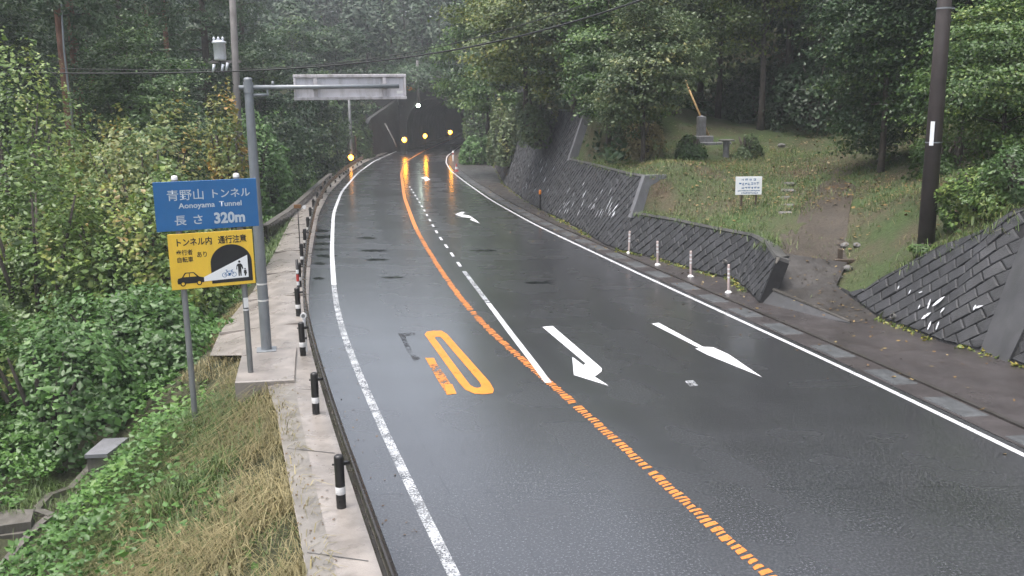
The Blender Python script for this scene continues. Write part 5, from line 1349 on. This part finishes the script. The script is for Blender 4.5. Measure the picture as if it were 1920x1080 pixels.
# ------------------------------------------------------------------ left: creeper covered trees and bushes
def mound(label, px, py_top, Y, rx, ry, mat, n, seed, cat='vines', **k):
    b = lft(px, Y); h = float(at(px, py_top, Y)[2]) - b[2]
    return vine_mound('creeper_covered_tree', label, tuple(b), rx, ry, h, mat, n, seed=seed, cat=cat, group='creeper covered trees on the left bank', **k)
def mound_s(label, Y, py_top, rx, ry, mat, n, seed, gap=.4, **k):
    x = float(offL(Y, verge_w(Y) + gap + rx * 1.05)); z = gz(x, Y); px = 960 + FPX * x / Y
    return vine_mound('creeper_covered_tree', label, (x, Y, z), rx, ry, float(at(px, py_top, Y)[2]) - z, mat, n, seed=seed, cat='vines', group='creeper covered trees on the left bank', **k)
mound('tall creeper covered tree rising at the far left edge', 20, 95, 36, 3.6, 3.2, 'leaf_vine', 17000, 31, tshift=-.04)
mound('round golden green creeper dome above the blue sign, left of the pole', 262, 205, 35, 3.6, 3.0, 'leaf_vine_gold', 17000, 32)
mound('narrow column of creepers with orange leaves hugging the utility pole', 425, 185, 34.5, .95, .95, 'leaf_vine_gold', 4500, 33, tshift=.14)
mound('large green creeper mass in front at the left edge', 30, 285, 28.5, 3.6, 2.8, 'leaf_vine', 19000, 34, tshift=-.06)
mound('green creeper mound left of the blue sign', 195, 345, 30, 3.2, 2.6, 'leaf_vine', 14000, 35, tshift=-.02)
mound_s('dark green creeper mound behind the blue sign', 30, 345, 2.2, 1.9, 'leaf_vine', 10000, 36, tshift=-.1)
mound('low creeper mound at the left edge below the tall mass', 20, 600, 23, 3.0, 2.4, 'leaf_ground', 10000, 37, tshift=-.12)
mound('creeper mound beside the left post of the yellow sign', 205, 540, 25.5, 3.2, 2.4, 'leaf_ground', 11000, 38, tshift=-.08)
mound_s('small creeper mound behind the yellow sign post', 25.5, 560, 1.6, 1.6, 'leaf_ground', 6500, 39, tshift=-.08)
mound('creeper tree between the two left domes, set back', 130, 215, 41, 3.4, 3.0, 'leaf_vine', 12000, 40, tshift=.02)
mound_s('pale green creeper mound just right of the tall grey pole', 58, 205, 2.6, 3.4, 'leaf_ground', 9000, 41, lsize=.22)
mound_s('broad creeper mound beyond the kerb wall on the left', 70, 205, 2.6, 4.2, 'leaf_ground', 10000, 42, lsize=.24)
mound_s('far creeper mound left of the signal post', 86, 232, 2.4, 4.0, 'leaf_ground', 8000, 43, gap=1.2, lsize=.28)
mound_s('leafy bush behind the signal post near the wing wall', 106, 195, 2.0, 2.6, 'leaf_green', 6000, 44, gap=1.6, lsize=.34)
mound_s('dark bush behind the tall grey pole, left of the kerb wall', 44, 320, 1.9, 2.4, 'leaf_vine', 7000, 45, tshift=-.12)

p = at(120, 95, 42.0); p2 = at(112, -40, 42.0)
tag(MB().tube([(p[0] + .1, 42, gz(p[0], 42.) - .3), tuple(p), tuple(p2)], [.05, .045, .035], 8).build('thin_pole', MATS['galv']), 'thin pale pole beside the bare red brown trunk, upper left', 'pole')
# ------------------------------------------------------------------ left: ground cover, weeds and dry grass
n = 95000
yy = 9 + (60 - 9) * rng.uniform(0, 1, n) ** 1.35; ss = rng.uniform(0, 1, n) ** .8
ww_ = verge_w(yy); smax = np.interp(yy, [9, 25, 60], [11, 15, 9])
s_ = ww_ + .5 + ss * smax
xx = offL(yy, s_)
px_ = 960 + FPX * xx / np.hypot(yy, HCAM)
drygrass = np.clip(1.25 - (s_ - ww_) / np.interp(yy, [9, 13, 17, 21, 24], [4.4, 4.0, 2.4, 1.2, .3]), 0, 1)
dpts = np.array([slope_hit(*q)[:2] for q in [(-20, 1100), (10, 1062), (33, 1035), (55, 1012), (75, 991), (97, 973), (68, 965), (80, 950), (94, 935), (115, 928), (133, 922), (150, 903), (167, 885), (176, 862), (118, 960), (150, 930), (20, 985), (45, 985), (0, 985), (0, 1005), (40, 1000), (0, 1030), (15, 1040), (185, 850), (205, 850), (215, 840), (195, 862), (175, 850)]])
dpts = np.vstack([dpts, dpts * .975, dpts[-5:] * .95, dpts[-5:] * .925])
def clear_of_drain(x, y, r=.33): return np.min(np.hypot(x[:, None] - dpts[None, :, 0], y[:, None] - dpts[None, :, 1]), 1) > r
keep = (px_ > -160) & clear_of_drain(xx, yy, .42) & ((rng.uniform(0, 1, n) > drygrass * 1.6) | (rng.uniform(0, 1, n) < .10))
xx, yy, s_ = xx[keep], yy[keep], s_[keep]; n = len(xx)
lump = vnoise(xx, yy, 1.6, 51) * .75 + vnoise(xx, yy, .5, 52) * .28
zz = ground_z(xx, yy) + lump * smooth01((s_ - verge_w(yy)) / 2.5) * 1.15 - np.abs(rng.normal(size=n)) * .12 + .05
tone = .6 * vnoise(xx, yy, .9, 53) + .4 * rng.uniform(0, 1, n) + .08
leaves('ground_cover', np.stack([xx, yy, zz], -1), rng.normal(size=(n, 3)) * .42 + [0, 0, 1.0], rng.uniform(.6, 1.3, n) * np.interp(yy, [9, 20, 60], [.13, .155, .24]), tone, 'leaf_ground', kind='stuff')
# dry grass on the shoulder, green grass further down
def slope_blades(name, n, s0, s1, y0, y1, mat, lo, hi, wid, seed, lean0=.3, lean1=1.2, wfn=None):
    yy = rng.uniform(y0, y1, n); s_ = verge_w(yy) + rng.uniform(s0, s1, n); xx = offL(yy, s_)
    if wfn is not None:
        k = rng.uniform(0, 1, n) < wfn(xx, yy, s_ - verge_w(yy)); xx, yy, s_ = xx[k], yy[k], s_[k]
    k = clear_of_drain(xx, yy, .2); xx, yy, s_ = xx[k], yy[k], s_[k]
    n = len(xx); zz = ground_z(xx, yy) - .03
    tone = .45 * vnoise(xx, yy, .55, seed) + .55 * rng.uniform(0, 1, n)
    blades(name, np.stack([xx, yy, zz], -1), rng.uniform(lo, hi, n), np.full(n, wid) * rng.uniform(.6, 1.3, n), rng.uniform(lean0, lean1, n), tone, mat, kind='stuff')
slope_blades('dry_grass', 60000, -.12, 4.8, 7.5, 21.5, 'grass_dry', .18, .62, .0075, 61, .6, 1.9, lambda x, y, d: np.clip(1.2 - d / np.interp(y, [8, 13, 17, 21], [4.8, 4.4, 3.0, .8]), 0, 1) * (.12 + .95 * smooth01((vnoise(x, y, .9, 62) - .22) / .3)))
slope_blades('green_grass', 46000, .1, 5.8, 7.5, 21, 'grass_green', .15, .48, .008, 63, .4, 1.6, lambda x, y, d: np.clip(.26 + (d - .8) / 3.2, 0, 1) * (vnoise(x, y, 1.0, 64) > .25) * np.clip((6.5 - d) / 2, 0, 1))
slope_blades('tall_grass', 9000, .3, 3.4, 14.2, 19.6, 'grass_green', .3, .75, .011, 65, .3, 1.3, lambda x, y, d: np.clip((y - 14.2 + (d - 1.2) * 1.2) / 3.5, 0, 1) * (vnoise(x, y, .7, 69) > .38))
slope_blades('verge_grass', 6000, -.25, .8, 21.8, 34, 'grass_dry', .12, .34, .008, 66, .4, 1.4, lambda x, y, d: (vnoise(x, y, 1.4, 67) > .5) * .9)
slope_blades('bank_grass', 12000, -.05, 2.2, 34, 100, 'grass_green', .2, .6, .02, 68, .4, 1.3)
def stem_plant(label, px, py, h, tilt):
    b = slope_hit(px, py); e = empty('dry_stalk', b, 0, label, 'stalk', 'dry stalks standing in the weeds')
    MB().tube([(0, 0, -.1), (tilt * h * .4, 0, h * .55), (tilt * h, 0, h)], [.012, .009, .004], 5).build('stem', MATS['wood_dark'], e)
    k = 12; P = np.stack([rng.uniform(.3, 1, k) * tilt * h, rng.normal(size=k) * .04, rng.uniform(.3, 1, k) * h], -1); leaves('seed_leaves', P, rng.normal(size=(k, 3)), .05, rng.uniform(0, 1, k), 'leaf_litter', e)
stem_plant('thin dry stalk leaning left above the catch basin', 130, 820, 1.5, -.55)
stem_plant('dark brown dry stalk beside the concrete plinth', 398, 712, .75, -.1)
stem_plant('thin dry stalk standing in the grass below the sign', 268, 990, .6, -.35)

# ------------------------------------------------------------------ left: cedar wood
cC = cedar_mesh(73, 22, 2.8, 13.0, 30, 260, .24, .24)
cA = cedar_mesh(71, 19, 3.0, 3.0, 52, 260, .22, .34); cB_ = cedar_mesh(72, 21, 3.3, 5.0, 50, 260, .23, .30, 'bark')
cspec = [(136, 43, cC, 1.0, 'cedar with a bare red brown trunk at the upper left', True), (160, 55, cA, 1.0, 'cedar behind the bare red brown trunk', True), (20, 50, cB_, 1.0, 'cedar with dark trunk at the top left corner', True), (250, 52, cB_, .95, 'cedar right of the red trunked cedar', False), (330, 49, cA, .85, 'cedar left of the white transformer', False), (400, 60, cB_, 1.05, 'cedar behind the utility pole', False), (190, 60, cA, 1.1, 'cedar set back between the upper left cedars', False), (75, 62, cB_, 1.1, 'cedar set back behind the top left corner', False), (300, 66, cA, 1.15, 'tall cedar deep in the left wood', False), (470, 74, cB_, 1.05, 'cedar at the right end of the left wood', False), (-70, 46, cA, 1.0, 'cedar just outside the left picture edge', False)]
for k, (px, Y, pr_, sc, lab, fst) in enumerate(cspec):
    b = lft(px, Y); place_parts(pr_, 'cedar_tree', lab, tuple(b + [0, 0, -.3]), k * 1.3, sc, 'cedars on the left slope', first=fst)

for k, (lab, px, Y, h, cr_, cb, mt, ts_) in enumerate([('leafy green tree at the upper left beside the red trunk', 255, 46, 12, 2.6, 1.0, 'leaf_green', -.1), ('leafy tree below the white transformer', 335, 43, 10, 2.8, .5, 'leaf_green', -.14), ('leafy tree right of the utility pole, set back', 505, 64, 11, 3.6, .5, 'leaf_dark', .1), ('dark leafy tree above the left creeper mounds, far left', 15, 46, 12, 2.8, 2.0, 'leaf_dark', .1), ('misty leafy tree behind the arm of the tall grey pole', 560, 84, 14, 4.4, .5, 'leaf_dark', .12), ('misty leafy tree behind the direction board', 640, 112, 15, 4.6, .5, 'leaf_dark', .08)]):
    broadleaf('broadleaf_tree', lab, tuple(lft(px, Y)), h, cr_, cb, mt, clumps=190, per=75, lsize=.17 + max(0, Y - 50) * .003, seed=171 + k, group='leafy trees on the left slope', tshift=ts_)
# ------------------------------------------------------------------ right: trees above the walls
def bk(px, Y):
    x = float(at(px, 250, Y)[0]); return np.array([x, Y, float(bank_z(x, Y))])
GR = 'broadleaf trees above the right walls'
def rtree(label, px, Y, h, cr_, cb, mat, seed, clumps, per, ls, **k): return broadleaf('broadleaf_tree', label, tuple(bk(px, Y)), h, cr_, cb, mat, clumps=clumps, per=per, lsize=ls, seed=seed, group=GR, **k)
rtree('yellow green tree overhanging the tall wall right of the tunnel', 985, 55, 10.5, 3.9, .3, 'leaf_yellowgreen', 81, 260, 85, .20, tshift=-.08)
rtree('drooping green tree leaning over the road beside the tunnel mouth', 915, 78, 11, 4.6, .2, 'leaf_green', 82, 220, 75, .27)
rtree('mixed green tree above the tall wall, right of the yellow green tree', 1075, 52, 10, 3.6, .5, 'leaf_mixed', 83, 240, 85, .19, tshift=-.05)
rtree('grey green tree with buff lower branches left of the stone pillar', 1205, 41.5, 7.6, 2.4, .5, 'leaf_mixed', 84, 230, 85, .15, tshift=-.08)
rtree('tall dark tree behind the stone pillar', 1310, 55, 14, 4.4, 1.2, 'leaf_dark', 85, 230, 85, .20)
rtree('tall yellowish tree hanging over the dark hollow', 1425, 48, 12, 3.2, 2.4, 'leaf_yellowgreen', 86, 170, 75, .18, tshift=-.2)
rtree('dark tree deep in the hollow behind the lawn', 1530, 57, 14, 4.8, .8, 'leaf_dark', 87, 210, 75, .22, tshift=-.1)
rtree('full green tree left of the brown utility pole', 1655, 36, 9.0, 3.0, .4, 'leaf_dark', 88, 320, 95, .15, tshift=.16)
rtree('green tree behind the brown utility pole', 1800, 33, 9.0, 3.2, .4, 'leaf_green', 89, 300, 85, .15, tshift=-.12)
rtree('light green tree with spreading layers at the right edge', 1880, 26.5, 5.4, 2.3, .0, 'leaf_green', 90, 280, 85, .11, flat=.2, tshift=.1)
rtree('olive tree high above the tall wall, centre top', 1120, 66, 12, 4.6, .8, 'leaf_mixed', 91, 210, 80, .24, tshift=-.02)
rtree('dark green tree above the tunnel side of the bank', 965, 95, 14, 5.5, .8, 'leaf_green', 92, 200, 80, .32, tshift=-.1)
rtree('tall green tree at the top right corner', 1960, 38, 13, 4.2, 2.0, 'leaf_dark', 93, 190, 80, .18)
rtree('dark tree filling the top between the two right trees', 1575, 47, 14, 3.6, 2.5, 'leaf_dark', 94, 160, 80, .19, tshift=.05)
rtree('green tree between the tall wall and the grey green tree', 1140, 47, 8.5, 2.6, .3, 'leaf_green', 95, 200, 80, .18, tshift=-.08)
rtree('mixed tree behind the lawn left of the dark hollow', 1245, 50, 10, 3.2, 1.0, 'leaf_mixed', 96, 200, 80, .18, tshift=-.18)
b = hit(1205, 296, bank_z)
def shrub(label, px, py, rx, h, mat, n, seed, ls=.12, name='shrub', **k):
    b = hit(px, py, bank_z); return vine_mound(name, label, tuple(b), rx, rx, h, mat, n, lsize=ls, seed=seed, cat='shrub', group='shrubs on the right bank', **k)
shrub('round dark green shrub left of the stone pillar', 1295, 302, .72, 1.25, 'leaf_green', 2600, 101)
shrub('grey green shrub right of the stone table', 1398, 296, .75, 1.2, 'leaf_mixed', 2400, 102, tshift=-.15)
shrub('buff leaved bush under the grey green tree', 1205, 296, 1.0, 2.1, 'leaf_buff', 3400, 103)
shrub('shrub in the shade at the right end of the hollow', 1760, 330, 1.1, 1.6, 'leaf_green', 3500, 104, tshift=-.1)
shrub('leafy bush right of the brown pole above the near wall', 1830, 400, 1.0, 1.3, 'leaf_green', 4200, 105, ls=.10, tshift=.08)
shrub('leafy bush on the wall top at the right edge', 1915, 372, 1.1, 1.3, 'leaf_green', 4200, 106, ls=.10)
def over(label, px, Y, z, rx, h, mat, n, seed, ls, **k):
    p = at(px, 300, Y); return vine_mound('shrub', label, (p[0], Y, z), rx, rx * 1.8, h, mat, n, lsize=ls, seed=seed, cat='shrub', group='shrubs on the right bank', **k)
over('green creeper hanging by the road right of the tunnel mouth', 893, 96, .0, 1.7, 3.2, 'leaf_ground', 5000, 107, .26)
over('creeper hanging down the tall wall below the yellow green tree', 950, 72, 2.2, 1.5, 4.2, 'leaf_mixed', 6000, 108, .22, tshift=-.1)
over('creeper spilling over the top of the tall wall', 1010, 56, 4.2, 1.6, 2.6, 'leaf_mixed', 5000, 109, .2, tshift=-.05)

over('leafy bush left of the dark wing wall', 672, 110, -.2, 1.9, 6.0, 'leaf_green', 5000, 116, .34, tshift=-.1)
over('dense creeper on the portal wall right of the tunnel mouth', 905, 121, 0, 2.6, 9.5, 'leaf_green', 6000, 110, .36, tshift=-.15)
over('creeper over the upper right corner of the portal', 872, 124.5, 6.6, 2.4, 5.0, 'leaf_green', 3500, 111, .36, tshift=-.2)
over('dark creeper hanging over the portal top', 790, 128.5, 8.8, 5.0, 3.0, 'leaf_dark', 5000, 112, .4)
vine_mound('shrub', 'tuft of weeds at the foot of the brown utility pole', tuple(POLE + [.05, -.1, 0]), .5, .45, .22, 'leaf_green', 800, lsize=.08, seed=113, cat='shrub', group='shrubs on the right bank')
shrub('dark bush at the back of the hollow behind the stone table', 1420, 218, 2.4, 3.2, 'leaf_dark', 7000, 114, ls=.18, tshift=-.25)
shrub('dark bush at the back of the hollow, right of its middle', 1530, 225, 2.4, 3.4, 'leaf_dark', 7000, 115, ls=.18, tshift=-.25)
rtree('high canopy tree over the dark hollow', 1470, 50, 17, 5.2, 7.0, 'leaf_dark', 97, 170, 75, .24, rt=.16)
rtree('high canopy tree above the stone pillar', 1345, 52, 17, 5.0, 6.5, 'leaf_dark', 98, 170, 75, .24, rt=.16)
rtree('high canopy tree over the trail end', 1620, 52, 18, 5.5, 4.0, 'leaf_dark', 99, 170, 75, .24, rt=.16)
# ------------------------------------------------------------------ right: grass, weeds and fallen leaves
n = 64000
xx = rng.uniform(4, 20, n); yy = rng.uniform(19, 46, n)
uu = np.interp(yy, foot_s[:, 1], foot_s[:, 0]); zb_all = bank_z(xx, yy)
pxx = 960 + FPX * xx / yy
onpath = (pxx > 1445) & (pxx < 1600) & (yy < 31)
topx = np.interp(yy, np.sort(edge[:, 1]), edge[np.argsort(edge[:, 1]), 0])
keep = (xx > topx + .12) & (pxx < 2050) & ~(onpath & (rng.uniform(0, 1, n) < .9)) & (vnoise(xx, yy, 1.6, 121) + .25 * rng.uniform(-1, 1, n) > .36)
xx, yy, zz = xx[keep], yy[keep], zb_all[keep]; n = len(xx)
blades('lawn_grass', np.stack([xx, yy, zz + .02], -1), rng.uniform(.05, .20, n) + .25 * (rng.uniform(0, 1, n) > .96), np.full(n, .009), rng.uniform(.4, 1.4, n), .3 * rng.uniform(0, 1, n) + .7 * vnoise(xx, yy, .9, 122), 'grass_green', kind='stuff')
k = rng.uniform(0, 1, n) < .34
P = np.stack([xx[k] + rng.normal(size=k.sum()) * .1, yy[k], zz[k] + .02], -1); nn = len(P)
blades('withered_grass', P, rng.uniform(.08, .25, nn), np.full(nn, .007), rng.uniform(.5, 1.5, nn), rng.uniform(0, .8, nn), 'grass_dry', kind='stuff')
# fringe on the wall tops
fr = edge[rng.integers(0, len(edge), 9000)] + rng.normal(size=(9000, 3)) * [.25, .3, 0]; fr = fr[(fr[:, 2] > .9) & (vnoise(fr[:, 0] * 2, fr[:, 1] * 2, 1.3, 125) > .3)]
ok = fr[:, 1] > 17; fr = fr[ok]
blades('wall_top_grass', fr, rng.uniform(.12, .4, len(fr)), np.full(len(fr), .010), rng.uniform(.4, 1.5, len(fr)), rng.uniform(.2, 1, len(fr)), 'grass_green', kind='stuff')
# weeds along the wall feet
wf = []
for wl2, cnt in ((WC, 700), (WB, 420), (WA, 620), (WD, 700)):
    u = rng.uniform(0, wl2.u[-1], cnt); kk_ = vnoise(u + 7, u * 0, .8, 131) > .42
    for q in u[kk_]:
        p = wl2.pt(q, .03, .08 + abs(rng.normal()) * .10); wf.append((p[0], p[1], .035 + abs(rng.normal()) * .05))
wf = np.array(wf); leaves('wall_foot_weeds', wf, rng.normal(size=wf.shape) * .6 + [0, 0, .8], rng.uniform(.05, .14, len(wf)), rng.uniform(.2, 1, len(wf)), 'leaf_yellowgreen', kind='stuff')
# fallen leaves: lawn, trail, pavement, a few on the road
n = 6500; xx = rng.uniform(4, 19, n); yy = rng.uniform(20, 48, n); tx = np.interp(yy, np.sort(edge[:, 1]), edge[np.argsort(edge[:, 1]), 0]); k = (xx > tx + .1) & (vnoise(xx, yy, 2.2, 141) > .35)
P1 = np.stack([xx[k], yy[k], bank_z(xx[k], yy[k]) + .10], -1)
n = 420; yy = rng.uniform(11, 70, n); lat = rng.uniform(0, 1, n) ** 1.5; x0_, x1_ = offR(yy, .4), XW(yy); P2 = np.stack([x1_ - .15 - lat * (x1_ - x0_), yy, np.full(n, .052)], -1)
q = RPX[rng.integers(0, 24, 160), rng.integers(0, 9, 160)] + rng.normal(size=(160, 3)) * [.2, .2, 0]; P3 = q + [0, 0, .03]; P3 = P3[(P3[:, 2] > .06)]
n = 40; yy = rng.uniform(11, 60, n); P4 = np.stack([XR(yy) - np.abs(rng.normal(size=n)) * 1.6, yy, np.full(n, .012)], -1)
P = np.vstack([P1, P2, P3, P4]); n = len(P)
leaves('fallen_leaves', P, rng.normal(size=(n, 3)) * .22 + [0, 0, 1], rng.uniform(.05, .13, n) * np.where(np.arange(n) < len(P1), 1.25, .9), rng.uniform(0, 1, n), 'leaf_litter', kind='stuff', fold=.05)
n = 60; yy = rng.uniform(9, 22, n); P = np.stack([XL(yy) - rng.uniform(.1, .9, n), yy, np.full(n, .012)], -1)
y2 = rng.uniform(8, 34, 260); s2_ = 1.15 + (verge_w(y2) - 1.15) * rng.uniform(0, 1, 260) ** .5; x2 = offL(y2, s2_); P = np.vstack([P, np.stack([x2, y2, vz(x2, y2) + .02], -1)]); n = len(P)
leaves('road_debris', P, rng.normal(size=(n, 3)) * .2 + [0, 0, 1], rng.uniform(.025, .06, n), rng.uniform(0, .5, n), 'leaf_litter', kind='stuff', fold=.03)

# ------------------------------------------------------------------ far wood on the hills: one mass
fc = []
def scatter(n, xr, yr, zf, ok):
    x = rng.uniform(*xr, n); y = rng.uniform(*yr, n); k = ok(x, y); x, y = x[k], y[k]
    for a, b, c in zip(x, y, zf(x, y)): fc.append((a, b, c))
def hz(x, y): return np.minimum(9.2 + (y - YPORT) * 0.22 + np.abs(x + 11) * 0.05, 25)
scatter(230, (-75, 45), (YPORT + 4, YPORT + 75), hz, lambda x, y: y > 0)
scatter(150, (-95, -14), (62, 128), lambda x, y: ground_z(x, y), lambda x, y: (XL(y) - x) > 9 + (y < 90) * 5)
scatter(70, (-75, -28), (8, 62), lambda x, y: ground_z(x, y), lambda x, y: (XL(y) - x) > 24)
scatter(120, (2, 70), (58, 128), lambda x, y: bank_z(x, y), lambda x, y: x > XR(y) + 12)
scatter(70, (20, 70), (-5, 58), lambda x, y: bank_z(x, y), lambda x, y: x > 21)
fc = np.array(fc); nt_ = len(fc)
per = 420; hh_ = rng.uniform(8, 15, nt_); rr2 = rng.uniform(2.2, 4.2, nt_)
idx = np.repeat(np.arange(nt_), per); n = len(idx)
t = rng.uniform(0, 1, n) ** .8; a = rng.uniform(0, 2 * math.pi, n); lob = 1 + .35 * np.sin(a * 3 + idx) * np.sin(t * 9 + idx * 1.7)
conif = (np.arange(nt_) % 3 != 0)[idx]
R_ = np.where(conif, rr2[idx] * (1 - t) ** .7, rr2[idx] * 1.15 * np.sqrt(np.clip(1 - (2 * t - 1) ** 2, 0, 1))) * lob * rng.uniform(.45, 1, n) ** .5
z0_ = np.where(conif, .12, .25) * hh_[idx]
P = np.stack([fc[idx, 0] + R_ * np.cos(a), fc[idx, 1] + R_ * np.sin(a), fc[idx, 2] + z0_ + t * (hh_[idx] - z0_) - .25 * R_ * conif], -1)
N = np.stack([np.cos(a) * .6, np.sin(a) * .6, np.full(n, .8)], -1) + rng.normal(size=(n, 3)) * .45
tn = .55 * rng.uniform(0, 1, nt_)[idx] + .25 * vnoise(P[:, 0] + P[:, 2], P[:, 1] - P[:, 2], 1.1, 151) + .2 * rng.uniform(0, 1, n)
leaves('far_wood', P, N, rng.uniform(.7, 1.3, n) * .78, tn, 'leaf_forest', kind='stuff')
m = MB()
for (x, y, z), h_ in zip(fc, hh_): m.tube([(x, y, z - .5), (x, y, z + h_ * .8)], [.22, .08], 5, caps=False)
m.build('far_wood_trunks', MATS['bark'], kind='stuff')
# wall of climbers and undergrowth on the hills so that the wood floor is never bare
n = 60000
xs_ = np.concatenate([rng.uniform(-60, 35, n // 2), rng.uniform(-70, -12, n // 2)]); ys_ = np.concatenate([rng.uniform(YPORT + 1, YPORT + 40, n // 2), rng.uniform(30, YPORT, n // 2)])
k = np.concatenate([np.ones(n // 2, bool), (XL(ys_[n // 2:]) - xs_[n // 2:]) > 4.5]); xs_, ys_ = xs_[k], ys_[k]
zs_ = np.where(ys_ > YPORT + .9, hz(xs_, ys_), ground_z(xs_, ys_)) + np.abs(rng.normal(size=len(xs_))) * .7
n = len(xs_); tn = .5 * vnoise(xs_, ys_, 2.5, 152) + .5 * rng.uniform(0, 1, n)
leaves('undergrowth', np.stack([xs_, ys_, zs_], -1), rng.normal(size=(n, 3)) * .6 + [0, 0, .8], rng.uniform(.35, .75, n), tn, 'leaf_dark', kind='stuff')
n = 36000
xs_ = rng.uniform(2, 32, n); ys_ = rng.uniform(42, 110, n); tx = np.interp(ys_, np.sort(edge[:, 1]), edge[np.argsort(edge[:, 1]), 0])
k = (xs_ > tx + .3) & ((ys_ > 52) | (xs_ < 5.5) | (xs_ > 19)); xs_, ys_ = xs_[k], ys_[k]; n = len(xs_)
zs_ = bank_z(xs_, ys_) + np.abs(rng.normal(size=n)) * .5
leaves('bank_undergrowth', np.stack([xs_, ys_, zs_], -1), rng.normal(size=(n, 3)) * .6 + [0, 0, .8], rng.uniform(.2, .45, n), .5 * vnoise(xs_, ys_, 2.0, 153) + .5 * rng.uniform(0, 1, n), 'leaf_dark', kind='stuff')

# ------------------------------------------------------------------ damp air
hz_m = bpy.data.materials.new('damp_air'); hz_m.use_nodes = True; nn_ = hz_m.node_tree.nodes; nn_.clear()
ho = nn_.new('ShaderNodeOutputMaterial'); pv = nn_.new('ShaderNodeVolumePrincipled')
pv.inputs['Color'].default_value = (.86, .90, .95, 1); pv.inputs['Density'].default_value = HAZE = 0.0008; pv.inputs['Anisotropy'].default_value = 0.2
hz_m.node_tree.links.new(pv.outputs[0], ho.inputs['Volume'])
bpy.context.view_layer.update()
lo = [1e9] * 3; hi = [-1e9] * 3
for o in C.objects:
    if o.type == 'MESH':
        for c in o.bound_box:
            w_ = o.matrix_world @ Vector(c)
            for i in range(3): lo[i] = min(lo[i], w_[i]); hi[i] = max(hi[i], w_[i])
lo = [a - 1 for a in lo]; hi = [a + 1 for a in hi]
m = MB(); m.box([(a + b) / 2 for a, b in zip(lo, hi)], [b - a for a, b in zip(lo, hi)])
haze = m.build('haze', hz_m); haze['kind'] = 'stuff'
print('haze', lo, hi, 'tris', sum(len(o.data.polygons) for o in C.objects if o.type == 'MESH'))
